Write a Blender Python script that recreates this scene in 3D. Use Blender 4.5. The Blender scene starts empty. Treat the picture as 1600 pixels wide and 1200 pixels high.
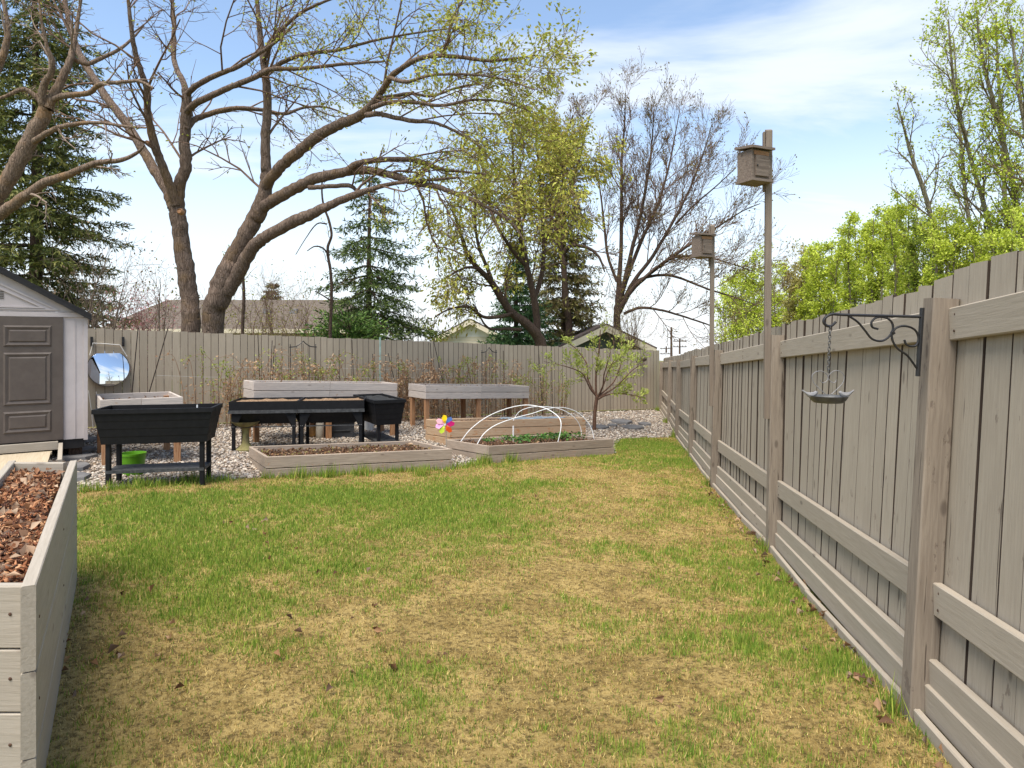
import bpy, math, random
import numpy as np
from mathutils import Vector, Matrix

# ------------------------------------------------------------------ camera, sky, sun
SC = bpy.context.scene
COL = SC.collection
F, CX, CY, H = 1066.0, 800.0, 530.0, 1.45      # focal length in photo pixels, principal point, eye height

cam_d = bpy.data.cameras.new('camera')
cam_d.sensor_width = 36.0
cam_d.lens = 36.0 * F / 1600.0
cam_d.shift_y = -(600.0 - CY) / 1600.0
cam_d.clip_end = 3000.0
cam_d.clip_start = 0.05
cam = bpy.data.objects.new('camera', cam_d)
cam.location = (0, 0, H)
cam.rotation_euler = (math.radians(90), 0, 0)
COL.objects.link(cam)
SC.camera = cam

SUN_EL, SUN_AZ = math.radians(64), math.radians(-150)      # azimuth from +Y, negative to the left
world = bpy.data.worlds.new('World')
SC.world = world
world.use_nodes = True
wn, wl = world.node_tree.nodes, world.node_tree.links
wn.clear()
def wnode(t, **kw):
    n = wn.new(t)
    for k, v in kw.items():
        setattr(n, k, v)
    return n
w_out = wnode('ShaderNodeOutputWorld')
w_bg = wnode('ShaderNodeBackground')
w_bg.inputs['Strength'].default_value = 0.088
sky = wnode('ShaderNodeTexSky', sky_type='NISHITA', sun_disc=False)
sky.sun_elevation = SUN_EL
sky.sun_rotation = SUN_AZ
sky.air_density = 1.05
sky.dust_density = 0.0
sky.ozone_density = 0.3
# thin high cloud, laid on a plane overhead so that the streaks flatten towards the horizon
tc = wnode('ShaderNodeTexCoord')
sep = wnode('ShaderNodeSeparateXYZ')
wl.new(tc.outputs['Generated'], sep.inputs[0])
def wmath(op, a, b=None):
    n = wnode('ShaderNodeMath', operation=op)
    for i, v in enumerate((a, b)):
        if v is None:
            continue
        if isinstance(v, (int, float)):
            n.inputs[i].default_value = v
        else:
            wl.new(v, n.inputs[i])
    return n.outputs[0]
zc = wmath('ADD', wmath('MAXIMUM', sep.outputs[2], 0.0), 0.16)
comb = wnode('ShaderNodeCombineXYZ')
wl.new(wmath('DIVIDE', sep.outputs[0], zc), comb.inputs[0])
wl.new(wmath('DIVIDE', sep.outputs[1], zc), comb.inputs[1])
mp = wnode('ShaderNodeMapping')
mp.inputs['Scale'].default_value = (0.55, 1.15, 1)
mp.inputs['Rotation'].default_value = (0, 0, math.radians(24))
mp.inputs['Location'].default_value = (3.1, 1.7, 0)
wl.new(comb.outputs[0], mp.inputs[0])
cn = wnode('ShaderNodeTexNoise')
cn.inputs['Scale'].default_value = 1.25
cn.inputs['Detail'].default_value = 7
cn.inputs['Roughness'].default_value = 0.55
cn.inputs['Distortion'].default_value = 0.6
wl.new(mp.outputs[0], cn.inputs['Vector'])
cr = wnode('ShaderNodeMapRange', interpolation_type='SMOOTHSTEP')
cr.inputs['From Min'].default_value = 0.44
cr.inputs['From Max'].default_value = 0.68
cr.inputs['To Max'].default_value = 0.85
wl.new(cn.outputs[0], cr.inputs['Value'])
hz = wnode('ShaderNodeMapRange', interpolation_type='SMOOTHSTEP')       # thicker layer seen edge-on low in the sky
hz.inputs['From Min'].default_value = 0.0
hz.inputs['From Max'].default_value = 0.36
hz.inputs['To Min'].default_value = 0.93
hz.inputs['To Max'].default_value = 0.04
wl.new(sep.outputs[2], hz.inputs['Value'])
cmax = wmath('MAXIMUM', cr.outputs[0], hz.outputs[0])
cmix = wnode('ShaderNodeMix', data_type='RGBA')
wl.new(cmax, cmix.inputs[0])
wl.new(sky.outputs[0], cmix.inputs[6])
cmix.inputs[7].default_value = (4.3, 4.6, 4.95, 1)
wl.new(cmix.outputs[2], w_bg.inputs['Color'])
wl.new(w_bg.outputs[0], w_out.inputs[0])

sun_d = bpy.data.lights.new('sun', 'SUN')
sun_d.energy = 2.4
sun_d.angle = math.radians(40)
sun_d.color = (1.0, 0.93, 0.83)
sun = bpy.data.objects.new('sun', sun_d)
sdir = Vector((math.sin(SUN_AZ) * math.cos(SUN_EL), math.cos(SUN_AZ) * math.cos(SUN_EL), math.sin(SUN_EL)))
sun.rotation_euler = sdir.to_track_quat('Z', 'Y').to_euler()
sun.location = sdir * 40
COL.objects.link(sun)

SC.view_settings.view_transform = 'Standard'
SC.view_settings.look = 'None'
SC.view_settings.gamma = 1.0
SC.view_settings.exposure = 1.46
SC.view_settings.use_curve_mapping = False
SC.cycles.max_bounces = 6
SC.cycles.transparent_max_bounces = 8

random.seed(7)
RNG = np.random.default_rng(7)

# ------------------------------------------------------------------ layout helpers
NF = (-0.584, 0.812)                 # unit vector from the camera side towards the back fence
UF = (0.812, 0.584)                  # along the back fence
G_T = [3, 5, 6, 7.5, 9.5, 11.5, 13.4, 13.9]
G_Z = [0, .1, .16, .21, .28, .41, .6, .64]
K = 67.0 / F                          # fall of the whole site away from the camera
def fall(y): return K * min(max(y, -6.0), 20.5)
def g(x, y):                         # the site falls away to the right and back, with a bank up to the back fence
    return float(np.interp(NF[0] * x + NF[1] * y, G_T, G_Z)) - fall(y)
def g_arr(x, y):
    return np.interp(NF[0] * x + NF[1] * y, G_T, G_Z) - K * np.clip(y, -6.0, 20.5)
GB = .64 - fall(20.5)                # level of the land behind the fences
def P(px, py, Y):
    return Vector(((px - CX) / F * Y, Y, H - (py - CY) / F * Y))
def gp(px, py):                      # point of the ground at a place in the photograph
    Y = 5.0
    for _ in range(200):
        X = (px - CX) / F * Y
        Y = .6 * Y + .4 * (H - g(X, Y)) * F / (py - CY)
    X = (px - CX) / F * Y
    return Vector((X, Y, g(X, Y)))
def zp(px, py, Z):
    Y = (H - Z) * F / (py - CY)
    return Vector(((px - CX) / F * Y, Y, Z))

# ------------------------------------------------------------------ object helpers
def tag(o, label=None, cat=None, group=None, kind=None):
    if label: o['label'] = label
    if cat: o['category'] = cat
    if group: o['group'] = group
    if kind: o['kind'] = kind
    return o
def root(name, loc, label, cat, group=None, rz=0.0):
    o = bpy.data.objects.new(name, None)
    o.empty_display_size = 0.1
    o.location = loc
    o.rotation_euler = (0, 0, rz)
    COL.objects.link(o)
    return tag(o, label, cat, group)
def mesh_np(name, v, f, mat=None, col=None, smooth=False):
    """v (N,3), f (M,k) array of one face size; col optional (M,3) colour per face"""
    me = bpy.data.meshes.new(name)
    v = np.ascontiguousarray(v, dtype=np.float32)
    f = np.ascontiguousarray(f, dtype=np.int32)
    m, k = f.shape
    me.vertices.add(len(v)); me.vertices.foreach_set('co', v.ravel())
    me.loops.add(m * k); me.loops.foreach_set('vertex_index', f.ravel())
    me.polygons.add(m)
    me.polygons.foreach_set('loop_start', np.arange(0, m * k, k, dtype=np.int32))
    me.polygons.foreach_set('loop_total', np.full(m, k, dtype=np.int32))
    if smooth:
        me.polygons.foreach_set('use_smooth', np.ones(m, dtype=bool))
    if col is not None:
        ca = me.color_attributes.new('tint', 'FLOAT_COLOR', 'CORNER')
        c4 = np.ones((m, k, 4), dtype=np.float32)
        c4[:, :, :3] = np.asarray(col, dtype=np.float32)[:, None, :]
        ca.data.foreach_set('color', c4.ravel())
    me.update(calc_edges=True)
    if mat: me.materials.append(mat)
    return me
def link(name, me, parent=None, M=None):
    o = bpy.data.objects.new(name, me)
    COL.objects.link(o)
    if parent is not None:
        o.parent = parent
    if M is not None:
        o.matrix_local = M
    return o
class MB:
    """collects shapes and links them as one mesh object"""
    def __init__(s): s.v, s.f, s.sm = [], [], []
    def add(s, vs, fs, smooth=False):
        b = len(s.v)
        s.v += [tuple(p) for p in vs]
        s.f += [tuple(i + b for i in q) for q in fs]
        s.sm += [smooth] * len(fs)
        return s
    def box(s, lo, hi):
        (a, b, c), (d, e, f) = lo, hi
        return s.add([(a,b,c),(d,b,c),(d,e,c),(a,e,c),(a,b,f),(d,b,f),(d,e,f),(a,e,f)],
                     [(0,3,2,1),(4,5,6,7),(0,1,5,4),(1,2,6,5),(2,3,7,6),(3,0,4,7)])
    def hull(s, bot, top):           # two rings of equal length
        n = len(bot)
        return s.add(list(bot) + list(top), [tuple(range(n - 1, -1, -1)), tuple(range(n, 2 * n))] +
                     [(i, (i + 1) % n, n + (i + 1) % n, n + i) for i in range(n)])
    def bar(s, p0, p1, w, t, up=(0, 0, 1), ch=0.0):
        M, L = frame(p0, p1, up)
        vs, fs = cham(L, w, t, ch)
        return s.add([M @ Vector(q) for q in vs], fs)
    def tube(s, pts, r, sides=8, caps=True):
        pts = [Vector(p) for p in pts]
        rs = r if isinstance(r, (list, tuple)) else [r] * len(pts)
        vs, fs = [], []
        ref = None
        for i, p in enumerate(pts):
            d = (pts[min(i + 1, len(pts) - 1)] - pts[max(i - 1, 0)]).normalized()
            if ref is None:
                ref = d.orthogonal().normalized()
            ref = (ref - d * ref.dot(d))
            ref = ref.normalized() if ref.length > 1e-6 else d.orthogonal().normalized()
            b = d.cross(ref)
            for k in range(sides):
                a = 2 * math.pi * k / sides
                vs.append(p + (ref * math.cos(a) + b * math.sin(a)) * rs[i])
        for i in range(len(pts) - 1):
            for k in range(sides):
                k2 = (k + 1) % sides
                fs.append((i*sides+k, i*sides+k2, (i+1)*sides+k2, (i+1)*sides+k))
        if caps:
            fs.append(tuple(range(sides - 1, -1, -1)))
            fs.append(tuple((len(pts) - 1) * sides + k for k in range(sides)))
        return s.add(vs, fs, True)
    def lathe(s, prof, c=(0, 0, 0), sides=24):
        vs, fs = [], []
        for r, z in prof:
            for k in range(sides):
                a = 2 * math.pi * k / sides
                vs.append((c[0] + r * math.cos(a), c[1] + r * math.sin(a), c[2] + z))
        for i in range(len(prof) - 1):
            for k in range(sides):
                k2 = (k + 1) % sides
                fs.append((i*sides+k, i*sides+k2, (i+1)*sides+k2, (i+1)*sides+k))
        fs.append(tuple(range(sides - 1, -1, -1)))
        fs.append(tuple((len(prof) - 1) * sides + k for k in range(sides)))
        return s.add(vs, fs, True)
    def build(s, name, mat, parent=None, M=None):
        me = bpy.data.meshes.new(name)
        me.from_pydata(s.v, [], s.f)
        me.polygons.foreach_set('use_smooth', np.array(s.sm, dtype=bool))
        if any(s.sm):
            me.set_sharp_from_angle(angle=math.radians(40))
        me.materials.append(mat)
        me.update()
        return link(name, me, parent, M)
def frame(p0, p1, up=(0, 0, 1)):
    p0, p1, up = Vector(p0), Vector(p1), Vector(up)
    x = p1 - p0
    L = x.length
    x.normalize()
    z = up - x * up.dot(x)
    z.normalize()
    y = z.cross(x)
    M = Matrix.Identity(4)
    for i in range(3):
        M[i][0], M[i][1], M[i][2], M[i][3] = x[i], y[i], z[i], p0[i]
    return M, L
def cham(L, w, t, ch, e0=0.0, e1=0.0):
    """box along +X of height w (z) and thickness t (y) with its long edges chamfered; e0/e1 skew the ends"""
    a, b = t / 2, w / 2
    if ch <= 0:
        ring = [(-a, -b), (a, -b), (a, b), (-a, b)]
    else:
        c = min(ch, a * .6, b * .6)
        ring = [(-a + c, -b), (a - c, -b), (a, -b + c), (a, b - c), (a - c, b), (-a + c, b), (-a, b - c), (-a, -b + c)]
    n = len(ring)
    vs = [(e0 * z / b, y, z) for y, z in ring] + [(L + e1 * z / b, y, z) for y, z in ring]
    fs = [tuple(range(n - 1, -1, -1)), tuple(range(n, 2 * n))] + [(i, (i + 1) % n, n + (i + 1) % n, n + i) for i in range(n)]
    return vs, fs
def plank(name, p0, p1, w, t, mat, parent, up=(0, 0, 1), ch=0.004, e0=0.0, e1=0.0, edge=None):
    """one board as an object of its own; its local X runs along the grain"""
    M, L = frame(p0, p1, up)
    vs, fs = cham(L, w, t, ch, e0, e1)
    me = bpy.data.meshes.new(name)
    me.from_pydata(vs, [], fs)
    me.materials.append(mat)
    if edge is not None:             # narrow sides coloured dark to stand in for the shade in the gaps
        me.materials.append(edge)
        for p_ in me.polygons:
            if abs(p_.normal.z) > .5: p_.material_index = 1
    me.update()
    o = link(name, me, parent)
    if parent is not None:
        R = Matrix.LocRotScale(parent.location, parent.rotation_euler, None)
        o.matrix_local = R.inverted() @ M
    else:
        o.matrix_local = M
    return o

# ------------------------------------------------------------------ materials
def srgb(r, g_, b):
    f = lambda c: (c / 255 / 12.92) if c / 255 <= .04045 else ((c / 255 + .055) / 1.055) ** 2.4
    return (f(r), f(g_), f(b), 1)
class NT:
    def __init__(s, name):
        s.m = bpy.data.materials.new(name); s.m.use_nodes = True
        s.n, s.l = s.m.node_tree.nodes, s.m.node_tree.links
        s.b = s.n['Principled BSDF']
        s.out = s.n['Material Output']
    def node(s, t, **kw):
        n = s.n.new(t)
        for k, v in kw.items(): setattr(n, k, v)
        return n
    def put(s, sock, v):
        if hasattr(v, 'is_output') or isinstance(v, bpy.types.NodeSocket): s.l.new(v, sock)
        else: sock.default_value = v
    def coords(s, kind='Object', scale=(1, 1, 1), rand=True):
        t = s.node('ShaderNodeTexCoord')
        m = s.node('ShaderNodeMapping')
        s.l.new(t.outputs[kind], m.inputs[0])
        m.inputs['Scale'].default_value = scale
        if rand:
            oi = s.node('ShaderNodeObjectInfo')
            v = s.node('ShaderNodeVectorMath', operation='SCALE')
            v.inputs[0].default_value = (37.0, 53.0, 71.0)
            s.l.new(oi.outputs['Random'], v.inputs['Scale'])
            s.l.new(v.outputs[0], m.inputs['Location'])
        return m.outputs[0]
    def noise(s, vec, scale, detail=4, rough=.55, dist=0.0):
        n = s.node('ShaderNodeTexNoise')
        s.l.new(vec, n.inputs['Vector'])
        n.inputs['Scale'].default_value = scale
        n.inputs['Detail'].default_value = detail
        n.inputs['Roughness'].default_value = rough
        n.inputs['Distortion'].default_value = dist
        return n.outputs[0]
    def rng(s, v, a, b, c=0.0, d=1.0, smooth=True):
        n = s.node('ShaderNodeMapRange', interpolation_type='SMOOTHSTEP' if smooth else 'LINEAR')
        s.l.new(v, n.inputs['Value'])
        for k, x in zip(('From Min', 'From Max', 'To Min', 'To Max'), (a, b, c, d)):
            n.inputs[k].default_value = x
        return n.outputs[0]
    def mix(s, fac, a, b, blend='MIX'):
        n = s.node('ShaderNodeMix', data_type='RGBA', blend_type=blend)
        s.put(n.inputs[0], fac); s.put(n.inputs[6], a); s.put(n.inputs[7], b)
        return n.outputs[2]
    def mul(s, a, b):
        n = s.node('ShaderNodeMath', operation='MULTIPLY')
        s.put(n.inputs[0], a); s.put(n.inputs[1], b)
        return n.outputs[0]
    def addv(s, a, b):
        n = s.node('ShaderNodeMath', operation='ADD')
        s.put(n.inputs[0], a); s.put(n.inputs[1], b)
        return n.outputs[0]
    def bump(s, h, strength, dist=.004):
        n = s.node('ShaderNodeBump')
        n.inputs['Strength'].default_value = strength
        n.inputs['Distance'].default_value = dist
        s.l.new(h, n.inputs['Height'])
        s.l.new(n.outputs[0], s.b.inputs['Normal'])
    def fin(s, col, rough=.7, spec=.3):
        s.put(s.b.inputs['Base Color'], col)
        s.put(s.b.inputs['Roughness'], rough)
        s.b.inputs['Specular IOR Level'].default_value = spec
        return s.m

def wood(name, light, dark, crack, wear=None, wear_amt=.62, crack_amt=.66, rough=.8, tone=.14, knots=True):
    """boards: grain along local X, weather cracks, knots, worn patches, each board with a tone of its own"""
    t = NT(name)
    v = t.coords('Object', (1.6, 26, 26))
    gr = t.noise(v, 3.0, 6, .65, .4)
    col = t.mix(t.rng(gr, .3, .72), light, dark)
    vb = t.coords('Object', (.9, 2.2, 2.2))
    bl = t.noise(vb, 1.6, 3)
    col = t.mix(t.mul(t.rng(bl, .35, .75), .45), col, dark)
    vc = t.coords('Object', (1.1, 34, 34))
    ck = t.rng(t.noise(vc, 1.5, 3, .6, .3), crack_amt, crack_amt + .035)
    col = t.mix(t.mul(ck, .75), col, crack)
    h = t.addv(gr, t.mul(ck, -1.6))
    if wear:
        vw = t.coords('Object', (3.5, 9, 9))
        wr = t.rng(t.noise(vw, 2.0, 6, .7), wear_amt, wear_amt + .05)
        col = t.mix(t.mul(wr, .8), col, wear)
        h = t.addv(h, t.mul(wr, -.8))
    if knots:
        vk = t.coords('Object', (3.2, 8, 8))
        vo = t.node('ShaderNodeTexVoronoi')
        t.l.new(vk, vo.inputs['Vector']); vo.inputs['Scale'].default_value = 1.0
        kn = t.rng(vo.outputs['Distance'], .06, .15, 1.0, 0.0)
        col = t.mix(t.mul(kn, .55), col, crack)
    oi = t.node('ShaderNodeObjectInfo')
    col = t.mix(1.0, col, t.mixgrey(oi.outputs['Random'], 1 - tone, 1 + tone), 'MULTIPLY')
    t.bump(h, .55, .003)
    return t.fin(col, rough, .25)
def _mixgrey(s, fac, a, b):
    return s.mix(fac, (a, a, a, 1), (b, b, b, 1))
NT.mixgrey = _mixgrey
def plain(name, c1, c2=None, scale=6.0, rough=.6, spec=.4, bump=0.0, metallic=0.0, stretch=(1, 1, 1), coord='Object'):
    t = NT(name)
    v = t.coords(coord, stretch)
    n = t.noise(v, scale, 5, .6)
    col = t.mix(t.rng(n, .3, .7), c1, c2 or tuple(x * .8 for x in c1[:3]) + (1,))
    if bump: t.bump(n, bump, .004)
    t.b.inputs['Metallic'].default_value = metallic
    r = t.rng(n, .2, .8, max(rough - .08, .02), min(rough + .08, 1))
    return t.fin(col, r, spec)
def tinted(name, rough=.7, trans=0.0, spec=.2):
    """colour carried by the pieces themselves (leaf, blade, pebble)"""
    t = NT(name)
    a = t.node('ShaderNodeVertexColor', layer_name='tint')
    t.fin(a.outputs[0], rough, spec)
    if trans:
        tr = t.node('ShaderNodeBsdfTranslucent')
        t.l.new(a.outputs[0], tr.inputs[0])
        mx = t.node('ShaderNodeMixShader')
        mx.inputs[0].default_value = trans
        t.l.new(t.b.outputs[0], mx.inputs[1]); t.l.new(tr.outputs[0], mx.inputs[2])
        t.l.new(mx.outputs[0], t.out.inputs[0])
    return t.m
def bark(name, c1, c2, crack, scale=1.0, moss=None):
    t = NT(name)
    v = t.coords('Object', (9 * scale, 9 * scale, 2.0 * scale), rand=False)
    n1 = t.noise(v, 2.2, 7, .7, .8)
    col = t.mix(t.rng(n1, .35, .65), c1, c2)
    vo = t.node('ShaderNodeTexVoronoi', feature='DISTANCE_TO_EDGE')
    t.l.new(v, vo.inputs['Vector']); vo.inputs['Scale'].default_value = 2.6
    fis = t.rng(vo.outputs['Distance'], .0, .12, 1, 0)
    col = t.mix(t.mul(fis, .38), col, crack)
    if moss:
        v2 = t.coords('Object', (1.2, 1.2, 1.2), rand=False)
        col = t.mix(t.mul(t.rng(t.noise(v2, 1.3, 5, .65), .5, .68), .5), col, moss)
    t.bump(t.addv(n1, t.mul(fis, -.35)), .9, .03)
    return t.fin(col, .9, .15)

FENCE = wood('fence_paint', srgb(167, 156, 139), srgb(153, 142, 126), srgb(70, 58, 50), srgb(122, 109, 97), .635, .665, .8, .06)
EDGESHADE = wood('board_edge_shade', srgb(72, 60, 51), srgb(52, 43, 37), srgb(30, 25, 22), None, .7, .7, .95, .1, knots=False)  # shade of the gaps between fence boards, painted onto the board edges
FENCE_POST = wood('fence_post_paint', srgb(144, 132, 117), srgb(122, 110, 97), srgb(66, 55, 48), srgb(110, 97, 86), .60, .63, .85, .08)
FENCE_RAIL = wood('fence_rail_paint', srgb(168, 157, 141), srgb(156, 145, 129), srgb(84, 74, 66), srgb(120, 110, 100), .71, .735, .75, .05)
FENCE_BACK = wood('back_fence_paint', srgb(174, 161, 141), srgb(162, 149, 130), srgb(88, 80, 70), srgb(128, 116, 100), .66, .73, .8, .10, knots=False)
BEDWOOD = wood('weathered_cedar', srgb(172, 156, 139), srgb(142, 127, 112), srgb(92, 76, 66), srgb(170, 132, 104), .62, .70, .85, .09)
TALLWOOD = wood('warm_cedar', srgb(190, 166, 138), srgb(168, 138, 108), srgb(120, 88, 62), srgb(176, 120, 74), .58, .72, .85, .10)
WHITEWOOD = wood('whitewashed_wood', srgb(196, 184, 172), srgb(168, 158, 150), srgb(110, 98, 90), srgb(166, 136, 112), .63, .70, .85, .07)
LEGWOOD = wood('cedar_leg', srgb(176, 138, 104), srgb(140, 98, 66), srgb(92, 62, 42), None, .7, .72, .85, .16)
PALEWOOD = wood('pale_painted_wood', srgb(172, 162, 147), srgb(156, 146, 131), srgb(104, 92, 82), None, .7, .76, .7, .03)
PLY = wood('plywood', srgb(186, 172, 148), srgb(170, 154, 128), srgb(170, 148, 120), None, .7, .78, .75, .03)
OLDWOOD = wood('silvered_wood', srgb(134, 120, 108), srgb(96, 84, 75), srgb(46, 38, 34), srgb(142, 104, 66), .62, .68, .9, .08)
POLEWOOD = wood('pole_paint', srgb(128, 116, 102), srgb(112, 100, 88), srgb(70, 60, 52), None, .7, .72, .8, .05)
BLACKP = plain('black_resin', (.013, .013, .014, 1), (.009, .009, .01, 1), 14, .55, .18, .08)
RIMP = plain('dusty_black_rim', (.075, .076, .076, 1), (.03, .031, .032, 1), 18, .6, .35)
DARKSTEEL = plain('black_iron', (.012, .012, .013, 1), (.02, .018, .017, 1), 30, .5, .5)
GREYMETAL = plain('grey_tin', srgb(104, 104, 102), srgb(82, 82, 82), 40, .5, .5, 0, .5)
PALEMETAL = plain('pale_tin', srgb(140, 138, 136), srgb(112, 112, 114), 50, .5, .4)
SHEDWALL = plain('shed_wall_resin', srgb(192, 182, 178), srgb(184, 174, 170), 5, .6, .35, .04)
SHEDDOOR = plain('shed_door_resin', srgb(94, 84, 76), srgb(86, 76, 69), 7, .55, .35, .05)
SHEDROOF = plain('shed_roof_resin', srgb(44, 42, 42), srgb(34, 33, 33), 7, .6, .3, .05)
WHITEPVC = plain('white_pipe', (.8, .8, .78, 1), (.72, .72, .7, 1), 12, .4, .4)
ROPE = plain('white_rope', (.75, .73, .68, 1), (.6, .58, .52, 1), 60, .9, .1)
SOIL = plain('garden_soil', srgb(96, 72, 54), srgb(58, 42, 32), 22, .95, .1, .9)
DRYSOIL = plain('dry_potting_soil', srgb(156, 130, 104), srgb(104, 82, 62), 40, .95, .1, .6)
SLATE = plain('slate', srgb(116, 114, 112), srgb(90, 89, 90), 5, .75, .3, .35)
GREENP = plain('lime_plastic', srgb(92, 148, 22), srgb(80, 132, 18), 3, .4, .4)
MOSSSTONE = plain('mossy_concrete', srgb(136, 130, 84), srgb(104, 92, 68), 9, .9, .15, .4)
CONC = plain('pale_concrete', srgb(178, 170, 156), srgb(156, 148, 134), 12, .9, .15, .3)
LEAF = tinted('leaf', .6, .35, .25)
NEEDLE = tinted('needle', .6, .12, .2)
BLADE = tinted('grass_blade', .7, .25, .15)
PEBBLE = tinted('pebble', .85, 0, .25)
BARK = bark('rough_bark', srgb(134, 116, 102), srgb(98, 82, 71), srgb(56, 46, 40), 1.0, srgb(124, 98, 62))
BARK2 = bark('grey_bark', srgb(150, 130, 112), srgb(112, 94, 80), srgb(60, 46, 38), 1.2, srgb(150, 112, 64))
BARKD = bark('dark_bark', srgb(104, 86, 74), srgb(78, 64, 56), srgb(46, 38, 33), 1.6)
BARKA = bark('aspen_bark', srgb(150, 142, 118), srgb(116, 108, 88), srgb(66, 58, 48), 1.2)
TWIG = plain('twig', srgb(128, 104, 88), srgb(98, 80, 68), 9, .85, .15)
CANE = plain('cane', srgb(160, 126, 96), srgb(122, 94, 70), 20, .8, .2)

# ------------------------------------------------------------------ ground
def fence_x(y):                      # yard face of the right fence's posts
    return np.interp(y, [-6, -.5, 2.967, 5.79, 8.6, 11.43, 14.25, 17.07, 19.89, 28], [.27, 1.15, 1.706, 2.16, 2.50, 2.95, 3.40, 3.88, 4.28, 5.6])
def in_poly(x, y, poly):
    x, y = np.asarray(x), np.asarray(y)
    ins = np.zeros(x.shape, bool)
    n = len(poly)
    for i in range(n):
        (x1, y1), (x2, y2) = poly[i], poly[(i + 1) % n]
        if y1 == y2: continue
        c = ((y1 > y) != (y2 > y)) & (x < (x2 - x1) * (y - y1) / (y2 - y1) + x1)
        ins ^= c
    return ins
EDGE = [(-6.2, 6.2), (-4.9, 7.3), (-4.1, 7.95), (-3.1, 8.55), (-.9, 9.55), (-.4, 10.1), (1.75, 11.55), (1.9, 12.6), (2.2, 13.75), (3.45, 14.35)]
LAWN_POLY = EDGE + [(4.2, 14.6), (fence_x(8) + .35, 8), (fence_x(0) + .35, 0), (fence_x(-3) + .3, -3), (-6.2, -3)]
FLc, FRc = Vector((-7.33, 11.86)), Vector((4.2, 20.15))      # ends of the back fence
GRAVEL_POLY = [(-11.0, 5.0)] + EDGE + [(4.2, 14.6), (4.6, 20.4), (FLc.x - 4.0, FLc.y - 2.75)]
def vnoise(x, y, scale, seed, oct=4):
    r = np.random.default_rng(seed)
    out = np.zeros_like(x, dtype=float); amp, tot = 1.0, 0.0
    for o in range(oct):
        gd = r.random((64, 64))
        u, w = x * scale + 17.3 * o, y * scale + 9.1 * o
        i, j = np.floor(u).astype(int), np.floor(w).astype(int)
        a, b = u - i, w - j
        a, b = a * a * (3 - 2 * a), b * b * (3 - 2 * b)
        f = lambda p, q: gd[p % 64, q % 64]
        out += amp * ((f(i, j) * (1 - a) + f(i + 1, j) * a) * (1 - b) + (f(i, j + 1) * (1 - a) + f(i + 1, j + 1) * a) * b)
        tot += amp; amp *= .55; scale *= 2.1
    return out / tot
def sheet(name, poly, x0, x1, y0, y1, step, dz, mat, bumpy=0.0, tint=None):
    nx, ny = int((x1 - x0) / step), int((y1 - y0) / step)
    xs, ys = np.linspace(x0, x1, nx + 1), np.linspace(y0, y1, ny + 1)
    X, Y = np.meshgrid(xs, ys)
    Z = g_arr(X, Y) + dz + (bumpy * (vnoise(X, Y, 1.1, 5) - .5) if bumpy else 0)
    V = np.stack([X, Y, Z], -1).reshape(-1, 3)
    I, J = np.meshgrid(np.arange(nx), np.arange(ny))
    a = (J * (nx + 1) + I).ravel()
    Q = np.stack([a, a + 1, a + nx + 2, a + nx + 1], 1)
    if poly is not None:
        c = V[Q].mean(1)
        Q = Q[in_poly(c[:, 0], c[:, 1], poly)]
        used, inv = np.unique(Q, return_inverse=True)
        V, Q = V[used], inv.reshape(Q.shape)
    me = mesh_np(name, V, Q, mat, smooth=True)
    if tint is not None:
        ca = me.color_attributes.new('patch', 'FLOAT_COLOR', 'POINT')
        c4 = np.ones((len(V), 4), dtype=np.float32)
        c4[:, :3] = tint(V[:, 0], V[:, 1])[:, None]
        ca.data.foreach_set('color', c4.ravel())
    o = link(name, me)
    o['kind'] = 'structure'
    return o
t = NT('meadow_ground')
v = t.coords('Object', rand=False)
n1 = t.noise(v, .35, 6, .6)
GROUND_M = t.fin(t.mix(t.rng(n1, .4, .6), srgb(122, 112, 70), srgb(96, 110, 56)), .95, .1)
t = NT('lawn_thatch')
v = t.coords('Object', rand=False)
n1, n2, n3 = t.noise(v, 26, 6, .75), t.noise(v, 3.1, 5, .65), t.noise(v, 90, 3, .7)
col = t.mix(t.rng(n2, .35, .68), srgb(180, 155, 98), srgb(138, 116, 68))
col = t.mix(t.mul(t.rng(n1, .42, .64), .82), col, srgb(62, 50, 28))
col = t.mix(t.mul(t.rng(n3, .5, .75), .5), col, srgb(206, 184, 126))
pa = t.node('ShaderNodeVertexColor', layer_name='patch')
col = t.mix(t.mul(t.rng(pa.outputs[0], .25, .85), .62), col, t.mix(t.rng(n1, .35, .7), srgb(132, 142, 60), srgb(84, 98, 38)))
t.bump(n1, 1.0, .03)
LAWN_M = t.fin(col, .95, .1)
t = NT('gravel_base')
v = t.coords('Object', rand=False)
vo = t.node('ShaderNodeTexVoronoi'); t.l.new(v, vo.inputs['Vector']); vo.inputs['Scale'].default_value = 32
cs = t.node('ShaderNodeSeparateColor'); t.l.new(vo.outputs['Color'], cs.inputs[0])
col = t.mix(cs.outputs[0], srgb(150, 138, 124), srgb(196, 184, 168))
col = t.mix(t.rng(vo.outputs['Distance'], .25, .7), col, srgb(104, 90, 76))
t.bump(vo.outputs['Distance'], -.8, .02)
GRAVEL_M = t.fin(col, .9, .15)

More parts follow.
